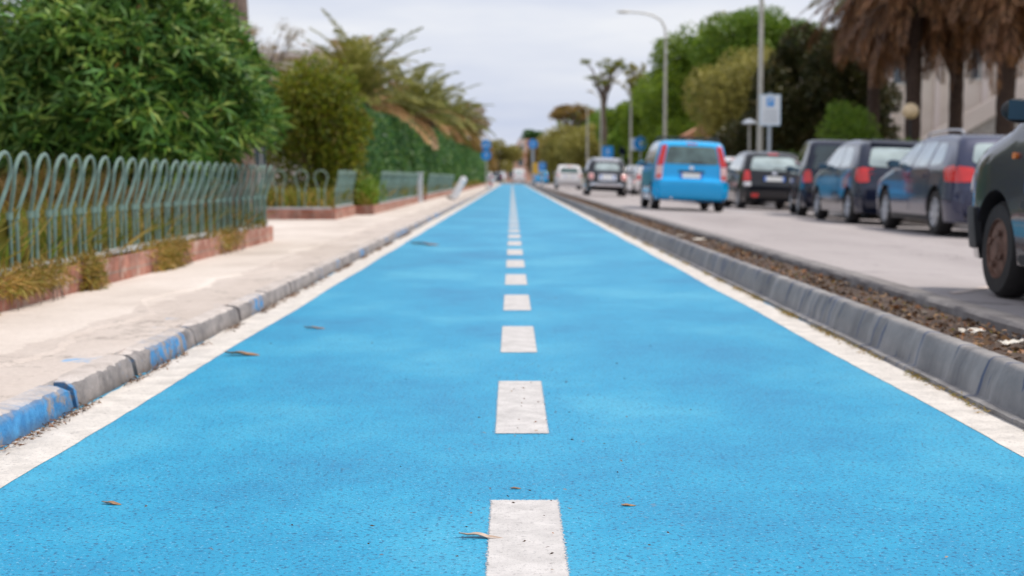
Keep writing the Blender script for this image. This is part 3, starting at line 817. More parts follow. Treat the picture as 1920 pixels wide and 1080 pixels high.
tree('broadleaf_tree', 'round green tree closing the view at the far end, left of the buildings', 'tree', -2.2, 240, 4.0, 3.0, 3, 2.9, M['khaki'], 6000, .4, 16, .2, gap=.1)
tree('broadleaf_tree', 'wide brownish tree just behind the blue cycle signpost', 'tree', -7.0, 225, 4.6, 4.0, 4, 3.4, M['brownleaf'], 7000, .45, 18, .25, gap=.1)
for i, (x, y, zc, rx, rz, m, lab) in enumerate([(-8.2, 70, 2.5, 2.6, 2.3, 'brownleaf', 'dull brown tree filling the gap between the house and the palms'),
        (-6.8, 88, 3.0, 2.2, 2.6, 'khaki', 'pale khaki tree in the garden behind the third palm')]):
    tree('garden_tree', lab, 'tree', x, y, zc, rx, rx, rz, M[m], 5500, .25, 16, .15, gap=.15)

for i, (x, y, zc, rx, rz, m, lab) in enumerate([(-6.3, 58, 2.6, 2.2, 2.3, 'khaki', 'khaki bushy tree between the olive bush and the leftmost palm'), (-5.3, 74, 2.9, 1.9, 2.2, 'mid', 'mid green tree in the garden right behind the second palm')]):
    tree('garden_tree', lab, 'tree', x, y, zc, rx, rx, rz, M[m], 6500, .2, 18, .15, gap=.1)

# ------------------------------------------------------------------ buildings
def window_part(b, x, z, w, h, y, depth=.12, shutter=None):
    f = MB()
    f.box(x - w / 2 - .08, x + w / 2 + .08, y - .06, y - .003, z - .10, z - .0)
    f.box(x - w / 2 - .06, x - w / 2, y - .04, y - .002, z, z + h); f.box(x + w / 2, x + w / 2 + .06, y - .04, y - .002, z, z + h)
    f.box(x - w / 2 - .06, x + w / 2 + .06, y - .04, y - .002, z + h, z + h + .07); f.box(x - .03, x + .03, y - .035, y - .002, z, z + h)
    fo = f.build('window', M['frame'], b)
    MB().box(x - w / 2, x - .03, y - .018, y - .006, z, z + h).box(x + .03, x + w / 2, y - .018, y - .006, z, z + h).build('pane', M['winglass'], fo)
def house(label, x, y, w, dp, h, wall, roof=True, wins=(), z0=0, ww=.9, wh=1.3, rh=1.0):
    b = empty('house', (x, y, z0)); tag(b, label, 'house')
    MB().box(-w / 2, w / 2, 0, dp, 0, h).build('wall', M[wall], b)
    if roof:
        MB().prism([(-w / 2 - .3, h + .002), (w / 2 + .3, h + .002), (w / 2 - .6, h + rh), (-w / 2 + .6, h + rh)], -.3, dp + .3, 'y').build('roof', M['roof'], b)
    else:
        MB().box(-w / 2 - .15, w / 2 + .15, -.15, dp + .15, h + .002, h + .25).build('roof', M['wall_cream'], b)
    for (wx, wz) in wins: window_part(b, wx, wz, ww, wh, 0)
    return b
house('white house with a flat roof showing above the olive bush', -11.2, 74, 6.0, 8, 7.0, 'wall_cream', False, [(-1.8, 4.6), (0.2, 4.6), (2.0, 4.6), (-1.8, 1.4), (.2, 1.4)])
house('pink block at the far end of the street, left of the orange one', 1.0, 262, 4.4, 8, 4.6, 'wall_pink', True, [(-1.2, 3.0), (0.6, 3.0), (-1.2, .9), (.6, .9)], rh=1.0)
house('tall orange house with pale gable closing the far end of the street', 3.5, 285, 5.0, 9, 7.3, 'wall_orange', True, [(-1.6, 5.3), (0, 5.3), (1.6, 5.3), (-1.6, 2.8), (0, 2.8), (1.6, 2.8)], rh=1.2)
house('narrow cream house wall between the pink and orange blocks', 1.9, 274, 1.3, 6, 8.0, 'wall_cream', False, [(0, 5.8), (0, 3.2)], ww=.6)
tree('roof_garden_tree', 'dark green tree top showing above the orange house', 'tree', 4.6, 305, 9.2, 2.4, 2, 1.6, M['teal'], 3500, .4, 10, .2)
house('small salmon garden house half hidden by trees behind the blue car', 10.9, 78, 2.3, 3, 3.1, 'wall_orange', True, [(0, 1.4)], rh=.5)

# big beige building behind the palms on the right
b = empty('apartment_building', (13.6, 62, .045)); tag(b, 'beige rendered building with outside stair behind the tall palms', 'building')
MB().box(2.4, 24, 0, 12, 0, 7.2).build('wall', M['wall_beige'], b)
MB().prism([(-2.9, 0), (2.398, 0), (2.398, 4.6), (.2, 5.0), (-1.3, 5.3), (-2.4, 3.4), (-2.9, 3.3)], .3, .7, 'y').build('gable_wall', M['wall_beige'], b)
mb = MB()
for k in range(14): mb.box(3.2 + k * .42, 3.62 + k * .42, -1.6, -.002, 0, 1.3 + .26 * k)
mb.build('stair', M['conc'], b)
MB().prism([(3.2, 1.3), (9.08, 4.7), (9.08, 5.5), (3.2, 2.1)], -1.72, -1.602, 'y').build('stair_parapet', M['wall_cream'], b)
for k in range(2):
    MB().box(9.3, 16.6, -1.3, -.003, 1.9 + 3 * k, 2.08 + 3 * k).build('balcony_slab', M['wall_cream'], b)
    mb = MB(); mb.box(9.3, 16.6, -1.28, -1.24, 2.9 + 3 * k, 2.95 + 3 * k)
    for j in range(50): mb.box(9.32 + j * .147, 9.35 + j * .147, -1.27, -1.25, 2.082 + 3 * k, 2.899 + 3 * k)
    mb.build('railing', M['poleb'], b)
for (wx, wz, w_, h_) in [(3.3, 4.8, .9, 1.5), (6.6, 5.0, .7, 1.3), (10.5, 2.15, 1.1, 2.2), (13, 2.15, 1.1, 2.2), (15.4, 2.15, 1.1, 2.2), (10.5, 5.15, 1.1, 2.2), (13, 5.15, 1.1, 2.2)]:
    window_part(b, wx, wz, w_, h_, 0)
for k in range(4): MB().box(2.6 + k * 2.05, 2.85 + k * 2.05, -.14, -.002, [0, 1.6, 2.9, 4.2][k], 7.1).build('pilaster', M['wall_cream'], b)

# tall palms with brown skirts
PG = 'tall palms with hanging brown fronds on the right'
for (px, y, zc, ln, lab, r) in [(1632, 49, 7.6, 2.55, 'leftmost tall palm with a brown skirt, beside the dark conifer', .22), (1706, 44, 7.2, 2.55, 'tall palm standing just right of the cream globe lamp', .26),
        (1786, 46, 7.4, 2.55, 'third tall palm from the left, in front of the stair', .24), (1878, 42, 7.0, 2.55, 'rightmost tall palm with thick trunk at the picture edge', .29)]:
    palm(lab, (px - 959) * y / 2667, y, .045, zc, 26, 3.3, 0, 92, r, ln, group=PG, width=.035, ll=.5, elr=(.0, 1.2))

# right side trees
RT = 'trees along the right side of the street'
tree('broadleaf_tree', 'bright green tall tree right behind the arm lamp post above the blue car', 'tree', 10.7, 87, 5.3, 2.9, 2.6, 3.8, M['bright'], 13000, .26, 30, .2, RT, .2)
tree('broadleaf_tree', 'bright green tree stepping down left of the arm lamp post', 'tree', 10.3, 104, 4.2, 2.0, 2.4, 3.4, M['bright'], 9000, .28, 24, .2, RT, .2)
tree('olive_tree', 'big khaki coloured tree between the two nearest lamp posts', 'tree', 11.5, 71, 4.3, 2.3, 2.4, 3.2, M['khaki'], 15000, .22, 30, .22, RT, .2)
tree('olive_tree', 'tall yellowish tree top behind the nearest lamp post', 'tree', 15.6, 90, 7.2, 3.8, 3, 3.6, M['khaki'], 12000, .26, 30, .25, RT, .2)
tree('broadleaf_tree', 'dark green tree at the back between bright and khaki crowns', 'tree', 13.4, 96, 6.6, 3.2, 3, 3.4, M['mid'], 11000, .28, 26, .25, RT, .1)
tree('conifer', 'dark spreading conifer behind the white parking sign', 'tree', 11.6, 53, 3.5, 2.6, 1.9, 2.7, M['darkleaf'], 30000, .19, 40, .18, RT, 0, s0=.22, s1=.36)
tree('conifer', 'low dark conifer between the parking sign and the green bush', 'tree', 9.2, 55, 1.6, 1.5, 1.4, 1.5, M['darkleaf'], 13000, .18, 24, .12, RT, .1)
t = empty('green_bush', (10.0, 42.5, .045)); tag(t, 'round green bush behind the dark hatchbacks, left of the tall palms', 'bush')
crown('crown', [(0, 0, 1.5, 1.0, 1.0, 1.4)] + clumps(0, 0, 1.6, 1.0, 1, 1.3, 16, .25, .4), 11000, .10, M['mid'], t, .5, .35, 2.2, zmin=.02)
MB().tube([(0, 0, 0), (.03, 0, .9), (0, 0, 2)], [.07, .05, .02], 7).build('stem', M['trunk'], t)
for i, (x, y, rx, h, lab) in enumerate([(11.4, 40, 1.3, 1.8, 'low green hedge piece right of the round bush'), (13.3, 40, 1.3, 1.75, 'low green hedge piece in front of the outside stair'), (9.1, 47, 1.4, 1.6, 'low green hedge below the parking sign'), (7.9, 60, .9, 2.0, 'green shrub left of the nearest lamp post'), (8.3, 74, 1.3, 2.3, 'olive shrub right of the blue car roof')]):
    t = empty('hedge_shrub', (x, y, .045)); tag(t, lab, 'shrub', 'low hedges behind the parked cars')
    crown('crown', [(0, 0, h * .5, rx, .6, h * .5)] + clumps(0, 0, h * .5, rx, .6, h * .5, 8, .25, .4), 5200, .09, M['bright' if i % 2 else 'mid'], t, .5, .35, 3, zmin=.02)
    MB().tube([(0, 0, 0), (0, 0, h * .7)], [.05, .02], 6).build('stem', M['trunk'], t)
tree('umbrella_pine', 'broad flat topped green pine at the back behind the khaki tree', 'tree', 14.2, 84, 8.6, 3.4, 3.0, 1.7, M['mid'], 9000, .26, 26, .25, RT, .1)
tree('broadleaf_tree', 'low bright green tree filling the space behind the blue car', 'tree', 10.0, 83, 2.4, 1.7, 1.8, 2.2, M['bright'], 8000, .22, 22, .15, RT, .05)
FG = 'far trees left of the lamp posts'
for (x, y, zc, rx, rz, m, lab) in [(10.6, 124, 3.0, 2.2, 2.8, 'mid', 'green tree just right of the blue square figure sign'),
        (10.6, 132, 4.2, 2.6, 3.6, 'bright', 'green rounded tree below the two sparse pines'), (8.0, 152, 3.2, 2.6, 3.0, 'khaki', 'khaki tree right above the black round car'),
        (10.8, 160, 4.4, 3.2, 3.8, 'mid', 'broad green tree below the left sparse pine'), (6.9, 185, 3.6, 3.0, 3.6, 'khaki', 'khaki tree over the small white car'),
        (10.2, 200, 5.0, 4.0, 4.5, 'bright', 'green hillside tree below the umbrella pine'), (6.2, 238, 3.4, 3.4, 3.8, 'brownleaf', 'brownish green tree right of the orange house'),
        (13, 118, 5.5, 3.0, 4.0, 'mid', 'green tree at the back below the right sparse pine')]:
    tree('broadleaf_tree', lab, 'tree', x, y, zc, rx, rx, rz, M[m], 7500, .3 + y * .0006, 24, .2, FG, .05)
# umbrella pine
t = empty('umbrella_pine', (8.2, 196, .04)); tag(t, 'flat topped brown umbrella pine far down the street', 'tree')
mb = MB(); mb.tube([(0, 0, 0), (.2, 0, 4.5), (.1, 0, 7.6), (.2, 0, 9.2)], [.3, .25, .2, .12], 9)
for k in range(9):
    a = k * .7; mb.tube([(.1, 0, 7.4), (1.5 * math.cos(a), 1.5 * math.sin(a), 8.5), (3 * math.cos(a), 3 * math.sin(a), 9.1)], [.12, .08, .03], 6)
mb.build('trunk', M['trunk'], t, True)
crown('crown', clumps(.2, 0, 9.4, 3.7, 3.5, 1.3, 30, .16, .34), 9000, .3, M['brownleaf'], t, .35, .6, gap=.1)
# two sparse wind-blown pines
for (x, y, zt, sc, lab) in [(8.3, 130, 11.2, 1.0, 'sparse lopsided pine with open crown, the left one of two'), (11.3, 133, 10.8, .62, 'slim sparse pine with small crown, the right one of two')]:
    t = empty('sparse_pine', (x, y, .04)); tag(t, lab, 'tree', 'two sparse pines against the sky')
    mb = MB(); mb.tube([(0, 0, 0), (.2, 0, 4), (-.1, 0, 7.5), (.2, 0, zt - 2)], [.24, .2, .16, .1], 8); bl = []
    for k in range(30):
        a = random.uniform(0, 6.28); r = random.uniform(.3, 2.1) * sc; z = zt + random.uniform(-2.1, .5)
        e = (.3 + math.cos(a) * r, math.sin(a) * r, z)
        mb.tube([(.05, 0, random.uniform(6.3, zt - 2)), (e[0] * .6, e[1] * .6, z - .8), e], [.07, .05, .02], 5); bl.append((*e, random.uniform(.2, .5) * sc + .08, .4, random.uniform(.10, .26)))
    mb.build('trunk', M['trunk'], t, True); crown('crown', bl, 2600, .22, M['khaki' if sc < 1 else 'olive'], t, .35, .9)

# ------------------------------------------------------------------ street lamps and signs
def street_lamp(label, y, x=7.80, h=9.0, arm=1.9, r=.085):
    t = empty('street_lamp', (x, y, .045)); tag(t, label, 'street lamp', 'tall grey street lamps on the right pavement')
    MB().tube([(0, 0, 0), (0, 0, 1.1)], r * 1.35, 12).tube([(0, 0, 1.1), (0, 0, h * .6), (0, 0, h - 1.2)], [r * 1.1, r * .9, r * .7], 12).build('pole', M['pole'], t, True)
    MB().tube([(0, 0, h - 1.22), (-.03, 0, h - .7), (-.22, 0, h - .32), (-.6, 0, h - .08), (-1.1, 0, h + .05), (-arm, 0, h + .12)], [r * .7, r * .66, r * .6, r * .55, r * .5, r * .45], 10).build('arm', M['pole'], t, True)
    MB().ellipsoid((-arm - .25, 0, h + .12), (.36, .13, .075), 14, 8).build('lamp_head', M['pole'], t, True)
    return t
street_lamp('nearest tall lamp post, rising past the white parking sign', 45.0)
street_lamp('lamp post with long curved arm against the sky above the blue car', 73)
street_lamp('lamp post just left of the blue disc sign', 94, h=6.9, arm=.7)
street_lamp('lamp post in front of the left sparse pine', 125.5, h=8.2, arm=.7)
street_lamp('lamp post left of the sparse pines, over the black round car', 148, h=8.3, arm=.8)
street_lamp('lamp post with arm under the edge of the umbrella pine', 211)
street_lamp('farthest thin lamp post by the orange house', 335)

def bike_symbol(mb, s, y):
    def ring(cx, cz, r):
        vs = []; n = 20
        for k in range(n):
            a = 2 * math.pi * k / n
            vs += [(cx + r * math.cos(a), y, cz + r * math.sin(a)), (cx + .72 * r * math.cos(a), y, cz + .72 * r * math.sin(a))]
        mb.add(vs, [(2 * k, 2 * k + 1, (2 * k + 3) % (2 * n), (2 * k + 2) % (2 * n)) for k in range(n)])
    ring(-.5 * s, -.2 * s, .30 * s); ring(.5 * s, -.2 * s, .30 * s)
    def bar(a, b, w=.045):
        a = np.array(a) * s; b = np.array(b) * s; d = b - a; nn = np.array([-d[1], d[0]]) / np.linalg.norm(d) * w * s
        mb.add([(a[0] - nn[0], y, a[1] - nn[1]), (b[0] - nn[0], y, b[1] - nn[1]), (b[0] + nn[0], y, b[1] + nn[1]), (a[0] + nn[0], y, a[1] + nn[1])], [(0, 1, 2, 3)])
    bar((-.5, -.2), (-.2, .25)); bar((-.2, .25), (.35, .25)); bar((.35, .25), (0, -.2)); bar((0, -.2), (-.5, -.2)); bar((0, -.2), (-.22, .38)); bar((.5, -.2), (.32, .45)); bar((.32, .45), (.15, .48)); bar((-.32, .38), (-.12, .38))
def walker_symbol(mb, s, y):
    mb.prism([(s * .12 * math.cos(a * .7), s * .62 + s * .12 * math.sin(a * .7)) for a in range(9)], y, y + .001, 'y')
    for q in ([(-.12, .1), (.1, .1), (.12, .48), (-.1, .48)], [(-.12, .12), (-.02, .12), (-.22, -.55), (-.34, -.55)], [(.0, .12), (.11, .12), (.30, -.55), (.18, -.55)], [(.1, .45), (.1, .36), (.34, .12), (.38, .18)], [(-.1, .45), (-.1, .36), (-.32, .10), (-.37, .17)]):
        mb.prism([(a * s, b * s) for a, b in q], y, y + .001, 'y')
def arrow_symbol(mb, s, y):
    mb.prism([(-.10 * s, -.6 * s), (.10 * s, -.6 * s), (.10 * s, .1 * s), (-.10 * s, .1 * s)], y, y + .001, 'y')
    mb.prism([(-.38 * s, .1 * s), (.38 * s, .1 * s), (0, .6 * s)], y - .0015, y - .0005, 'y')
def disc_sign(parent, z, r, sym, mat='blue', yo=-.05):
    p = MB().lathe([(0, r), (.018, r)], 'y', seg=28)
    p.add([(r * math.cos(2 * math.pi * k / 28), 0, r * math.sin(2 * math.pi * k / 28)) for k in range(28)], [tuple(range(28))])
    p.add([(r * math.cos(2 * math.pi * k / 28), .018, r * math.sin(2 * math.pi * k / 28)) for k in range(28)], [tuple(range(28))])
    o = p.build('disc', M[mat], parent); o.location = (0, yo - .02, z)
    mb = MB(); sym(mb, r * .75, -.004); mb.build('symbol', M['white'], o, fix=False)
    return o
def square_sign(parent, z, w, h, mat='blue', sym=None, yo=-.05, x=0):
    o = MB().box(-w / 2, w / 2, 0, .018, -h / 2, h / 2).build('panel', M[mat], parent); o.location = (x, yo - .02, z)
    if sym: mb = MB(); sym(mb, min(w, h) * .42, -.004); mb.build('symbol', M['white'], o, fix=False)
    return o
def signpost(label, x, y, z0, h, r=.03, mat='poleb'):
    t = empty('road_sign', (x, y, z0)); tag(t, label, 'road sign'); MB().tube([(0, 0, 0), (0, 0, h)], r, 10).build('pole', M[mat], t, True); return t
t = signpost('signpost with two stacked blue discs left of the lane', -1.52, 84, .09, 2.95, .04, 'pole'); disc_sign(t, 2.62, .30, bike_symbol); disc_sign(t, 2.0, .30, walker_symbol)
t = signpost('blue disc on a thick grey post near the orange house', 1.9, 130, .11, 4.2, .12, 'poleb'); disc_sign(t, 3.75, .44, arrow_symbol, yo=-.15)
t = signpost('small blue square sign low on a grey post in the soil strip', 1.98, 94, .11, 1.8, .07, 'poleb'); square_sign(t, 1.42, .5, .5, 'blue', walker_symbol, yo=-.12)
t = signpost('blue square sign with white figure above the black round car', 7.9, 118, .045, 3.35, .045); square_sign(t, 2.86, .90, .95, 'blue', walker_symbol)
t = signpost('pale small sign just left of the black round car', 7.9, 154, .045, 3.4, .05); square_sign(t, 2.80, 1.0, 1.2, 'paleblue')
t = signpost('dark blue small sign against the trees, right of the square figure sign', 7.7, 100, .045, 2.9, .03); square_sign(t, 2.6, .45, .5, 'p_navy')
t = signpost('blue disc with white arrow beside the left of the blue car', 7.88, 87.6, .045, 3.35, .05); disc_sign(t, 2.83, .42, arrow_symbol)
square_sign(t, 2.8, .5, .75, 'white', None, .1, -.38)
# parking board
t = signpost('white rectangular parking board with blue symbol on a grey post', 7.85, 43.6, .045, 3.30, .06, 'poleb')
pb = square_sign(t, 2.78, .56, .84, 'paleblue', None, yo=-.07)
pb.scale = (1.12, 1, 1.12)
MB().box(-.255, .255, -.004, -.001, -.395, .395).build('face', M['white'], pb)
MB().box(-.10, .10, -.008, -.005, .10, .34).build('symbol_square', M['blue'], pb)
fc = bpy.data.curves.new('letter', 'FONT'); fc.body = 'P'; fc.size = .24; fc.align_x = 'CENTER'; fc.align_y = 'CENTER'
fo = bpy.data.objects.new('tmp', fc); C.objects.link(fo); bpy.context.view_layer.update()
me = bpy.data.meshes.new_from_object(fo); bpy.data.objects.remove(fo); me.materials.clear(); me.materials.append(M['white'])
lo = bpy.data.objects.new('letter', me); C.objects.link(lo); lo.parent = pb; lo.rotation_euler.x = R(90); lo.location = (0, -.010, .22)
mb = MB()
for k in range(6): mb.box(-.2 + .02 * (k % 3), .2 - .03 * (k % 2), -.007, -.005, -.32 + .06 * k, -.30 + .06 * k)
mb.build('small_print', M['poleb'], pb)
# garden lamps
t = empty('globe_lamp', (11.55, 41.5, .045)); tag(t, 'cream globe lamp on a dark stalk in front of a tall palm', 'lamp')
MB().tube([(0, 0, 0), (0, 0, 2.45)], .035, 8).build('pole', M['black'], t); MB().ellipsoid((0, 0, 2.66), (.235, .235, .235), 20, 14).build('globe', M['globe'], t, True)
t = empty('garden_lamp', (8.3, 50, .045)); tag(t, 'thin lamp with flat pale head left of the nearest lamp post', 'lamp')
MB().tube([(0, 0, 0), (0, 0, 2.6)], .04, 8).build('pole', M['pole'], t); MB().lathe([(0, .02), (.02, .26), (.10, .22), (.18, .04)], 'z', (0, 0, 2.6), 16).build('lamp_head', M['white'], t)

# bollards
t = empty('bollard', (-1.86, 44, .094)); tag(t, 'white bollard knocked over at a slant beside the lane', 'bollard'); t.rotation_euler = (R(-8), R(30), 0)
MB().lathe([(0, .14), (.06, .15), (.07, .115), (.74, .115), (.80, .09), (.83, .01)], 'z', seg=18).build('body', M['p_white'], t, True)
MB().lathe([(.60, .118), (.68, .118)], 'z', seg=18).build('band', M['white'], t)
MB().box(-.2, .2, -.16, .16, 0, .05).build('base', M['conc'], t)
t = empty('bollard', (-1.50, 92, .094)); tag(t, 'farther white bollard with red band leaning towards the lane', 'bollard'); t.rotation_euler = (0, R(28), 0)
MB().lathe([(0, .14), (.06, .14), (.07, .10), (.78, .10), (.84, .07), (.86, .01)], 'z', seg=18).build('body', M['p_white'], t, True)
MB().lathe([(.25, .104), (.42, .104)], 'z', seg=18).build('band', M['red'], t)

# ------------------------------------------------------------------ cars
def chaikin(p, n=2):
    p = [tuple(q) for q in p]
    for _ in range(n):
        o = [p[0]]
        for a, b in zip(p[:-1], p[1:]):
            o.append((a[0] * .75 + b[0] * .25, a[1] * .75 + b[1] * .25)); o.append((a[0] * .25 + b[0] * .75, a[1] * .25 + b[1] * .75))
        o.append(p[-1]); p = o
    return p
class Car:
    def __init__(s, name, label, prof, W, belt, tumble, paintm, wheels, wr, x, y, z, clear=.2, group=None, smooth=2, endround=.13, tilt=0, flare=0):
        s.t = empty(name, (x, y, z)); tag(s.t, label, 'car', group); s.t.rotation_euler.y = tilt
        s.W = W; s.L = max(p[0] for p in prof)
        P = chaikin(prof, smooth)
        # densify
        Q = [P[0]]
        for a, b in zip(P[:-1], P[1:]):
            d = math.hypot(b[0] - a[0], b[1] - a[1]); k = max(1, int(d / .12))
            for i in range(1, k + 1): Q.append((a[0] + (b[0] - a[0]) * i / k, a[1] + (b[1] - a[1]) * i / k))
        H = max(q[1] for q in Q); ns, na, nt_ = 12, 5, 5; ringn = None; V = []; F = []
        for (yy, zt) in Q:
            t0 = min(yy, s.L - yy); e = max(0, 1 - t0 / .55)
            w = W / 2 * (1 - endround * e ** 2.2)
            zb = min(clear, zt - .02) if zt > clear else zt - .02
            r = min(.12, (zt - zb) * .35)
            def hw(z):
                if z < .45: g_ = .93 + .07 * (max(0, z - .15) / .30) ** .6
                elif z < belt: g_ = 1 - .015 * ((z - .45) / (belt - .45)) ** 2
                else: g_ = .985 - tumble / (W / 2) * ((z - belt) / (H - belt)) ** 1.15
                return w * g_
            side = [(hw(zb + (zt - r - zb) * i / ns), zb + (zt - r - zb) * i / ns) for i in range(ns + 1)]
            xr = side[-1][0]; k = r * 1.2
            for i in range(1, na + 1):
                a = math.pi / 2 * i / na
                side.append((xr - k * (1 - math.cos(a)), zt - r + r * math.sin(a)))
            xe = side[-1][0]
            for i in range(1, nt_ + 1):
                f = i / nt_; side.append((xe * (1 - f), zt + .03 * (1 - (1 - f) ** 2) * min(1, xe)))
            ring = [(-a, b) for a, b in side[::-1]]
            ring = [(a, b) for a, b in side] + [(-a, b) for a, b in side[-2::-1]]
            ringn = len(ring); V += [(a, yy, b) for a, b in ring]
        nst = len(Q)
        for i in range(nst - 1):
            for j in range(ringn):
                j2 = (j + 1) % ringn
                F.append((i * ringn + j, i * ringn + j2, (i + 1) * ringn + j2, (i + 1) * ringn + j))
        F += [tuple(range(ringn)), tuple((nst - 1) * ringn + j for j in range(ringn))]
        mb = MB().add(V, F)
        s.body = mb.build('body', paintm, s.t, True)
        bm = bmesh.new(); bm.from_mesh(s.body.data); bmesh.ops.triangulate(bm, faces=bm.faces); s.bvh = BVHTree.FromBMesh(bm); bm.free()
        # wheel arches
        cut = MB()
        for yy in wheels:
            for sg in (-1, 1):
                cut.prism([(yy + (wr + .055) * math.cos(2 * math.pi * q / 30), wr + (wr + .055) * math.sin(2 * math.pi * q / 30)) for q in range(30)], sg * (W / 2 - .24), sg * (W / 2 + .25), 'x')
        co = cut.build('cut', M['black'], s.t)
        md = s.body.modifiers.new('b', 'BOOLEAN'); md.object = co; md.operation = 'DIFFERENCE'; md.solver = 'EXACT'
        bpy.context.view_layer.update(); dg = bpy.context.evaluated_depsgraph_get()
        me = bpy.data.meshes.new_from_object(s.body.evaluated_get(dg))
        def cutok(q): return any(abs(f.center.x) > W / 2 - .26 and abs(f.center.x) < W / 2 - .20 and math.hypot(f.center.y - wheels[0], f.center.z - wr) < wr for f in q.polygons)
        if not cutok(me):
            md.solver = 'FAST'; bpy.context.view_layer.update(); dg = bpy.context.evaluated_depsgraph_get(); me = bpy.data.meshes.new_from_object(s.body.evaluated_get(dg))
        s.body.modifiers.clear(); 
        if len(me.polygons) > 200: s.body.data = me
        me = s.body.data
        me.materials.clear(); me.materials.append(paintm); me.materials.append(M['black'])
        for p in me.polygons:
            c = p.center; p.material_index = 0; p.use_smooth = True
            if c.z < clear + .015: p.material_index = 1
            for yy in wheels:
                if abs(c.x) > W / 2 - .30 and all(math.hypot(me.vertices[i].co.y - yy, me.vertices[i].co.z - wr) < wr + .058 for i in p.vertices): p.material_index = 1; p.use_smooth = False
        try: me.set_sharp_from_angle(angle=R(35))
        except Exception: pass
        bpy.data.objects.remove(co)
        s.wr = wr; s.wheels = wheels
    def patch(s, name, mat, c, axis='rear', off=.004, n=10, m=10, rnd=.05, parent=None, skirt=.02):
        """c: four corners (a,b) counter-clockwise"""
        O = {'rear': lambda a, b: ((a, -3, b), (0, 1, 0)), 'front': lambda a, b: ((a, 9, b), (0, -1, 0)), 'left': lambda a, b: ((-3, a, b), (1, 0, 0)), 'right': lambda a, b: ((3, a, b), (-1, 0, 0)), 'top': lambda a, b: ((a, b, 4), (0, 0, -1))}[axis]
        g_ = []; back = []
        for i in range(n + 1):
            for j in range(m + 1):
                u = 2 * i / n - 1; v = 2 * j / m - 1
                uu = u * (1 - rnd * abs(v) ** 8); vv = v * (1 - rnd * abs(u) ** 8)
                uu = (uu + 1) / 2; vv = (vv + 1) / 2
                a = (c[0][0] * (1 - uu) + c[1][0] * uu) * (1 - vv) + (c[3][0] * (1 - uu) + c[2][0] * uu) * vv
                b = (c[0][1] * (1 - uu) + c[1][1] * uu) * (1 - vv) + (c[3][1] * (1 - uu) + c[2][1] * uu) * vv
                o_, d_ = O(a, b); h = s.bvh.ray_cast(Vector(o_), Vector(d_))
                if h[0] is None:
                    h = s.bvh.find_nearest(Vector((a, .1, b)) if axis == 'rear' else Vector((a, s.L - .1, b)) if axis == 'front' else (Vector((-s.W / 2, a, b)) if axis == 'left' else Vector((s.W / 2, a, b))))
                nr = h[1] if h[1].dot(Vector(d_)) < 0 else -h[1]
                g_.append(h[0] + nr * off); back.append(h[0] - nr * skirt)
        fs = [(i * (m + 1) + j, (i + 1) * (m + 1) + j, (i + 1) * (m + 1) + j + 1, i * (m + 1) + j + 1) for i in range(n) for j in range(m)]
        bd = [i * (m + 1) for i in range(n + 1)] + [n * (m + 1) + j for j in range(1, m + 1)] + [i * (m + 1) + m for i in range(n - 1, -1, -1)] + [j for j in range(m - 1, 0, -1)]
        o0 = len(g_); vs = g_ + [back[i] for i in bd]; nb = len(bd)
        for k in range(nb): fs.append((bd[k], bd[(k + 1) % nb], o0 + (k + 1) % nb, o0 + k))
        return MB().add(vs, fs).build(name, mat, parent or s.t, True)
    def both(s, name, mat, c, axis='rear', **kw):
        s.patch(name, mat, c, axis, **kw)
        if axis == 'left': s.patch(name, mat, c, 'right', **kw)
        else: s.patch(name, mat, [(-a, b) for a, b in c], axis, **kw)
    def add_wheels(s, rim='alloy', spokes=5, w=.19, inset=.02):
        r = s.wr
        tm = MB().lathe([(-w / 2, r * .62), (-w / 2, r * .90), (-w / 2 + .03, r * .985), (0, r), (w / 2 - .03, r * .985), (w / 2, r * .90), (w / 2, r * .62)], 'x', seg=36)
        rm = MB().lathe([(-w / 2 + .004, r * .64), (-w / 2 - .002, r * .60), (-w / 2 + .03, r * .57), (w / 2 - .03, r * .57)], 'x', seg=36)
        if spokes:
            rm.lathe([(-w / 2 + .005, .001), (-w / 2 + .002, r * .14), (-w / 2 + .03, r * .16)], 'x', seg=20)
            for k in range(spokes):
                mt = Matrix.Rotation(2 * math.pi * k / spokes, 4, 'X')
                hw_ = r * .11
                rm.box(-w / 2 + .006, -w / 2 + .035, -hw_, hw_, r * .12, r * .60, mt)
        else:
            rm.lathe([(-w / 2 - .01, .001), (-w / 2 - .012, r * .18), (-w / 2 + .012, r * .26), (-w / 2 + .004, r * .45), (-w / 2 + .02, r * .60)], 'x', seg=30)
            for k in range(4):
                mt = Matrix.Rotation(math.pi / 2 * k + .4, 4, 'X'); rm.box(-w / 2 - .016, -w / 2 + .02, -.018, .018, r * .30, r * .40, mt)
        dm = MB().lathe([(-w / 2 + .05, .001), (-w / 2 + .05, r * .57)], 'x', seg=24)
        first = None
        for yy in s.wheels:
            for sg in (-1, 1):
                if first is None:
                    tw = tm.build('wheel', M['rubber'], s.t, True); rmo = rm.build('rim', M[rim], tw, True); dmo = dm.build('brake_disc', M['black'], tw)
                    first = (tw, rmo, dmo)
                else:
                    tw = first[0].copy(); C.objects.link(tw); tw.parent = s.t
                    for q in first[1:]: c_ = q.copy(); C.objects.link(c_); c_.parent = tw
                tw.location = (sg * (s.W / 2 - w / 2 - inset), yy, r); tw.rotation_euler.z = 0 if sg < 0 else math.pi
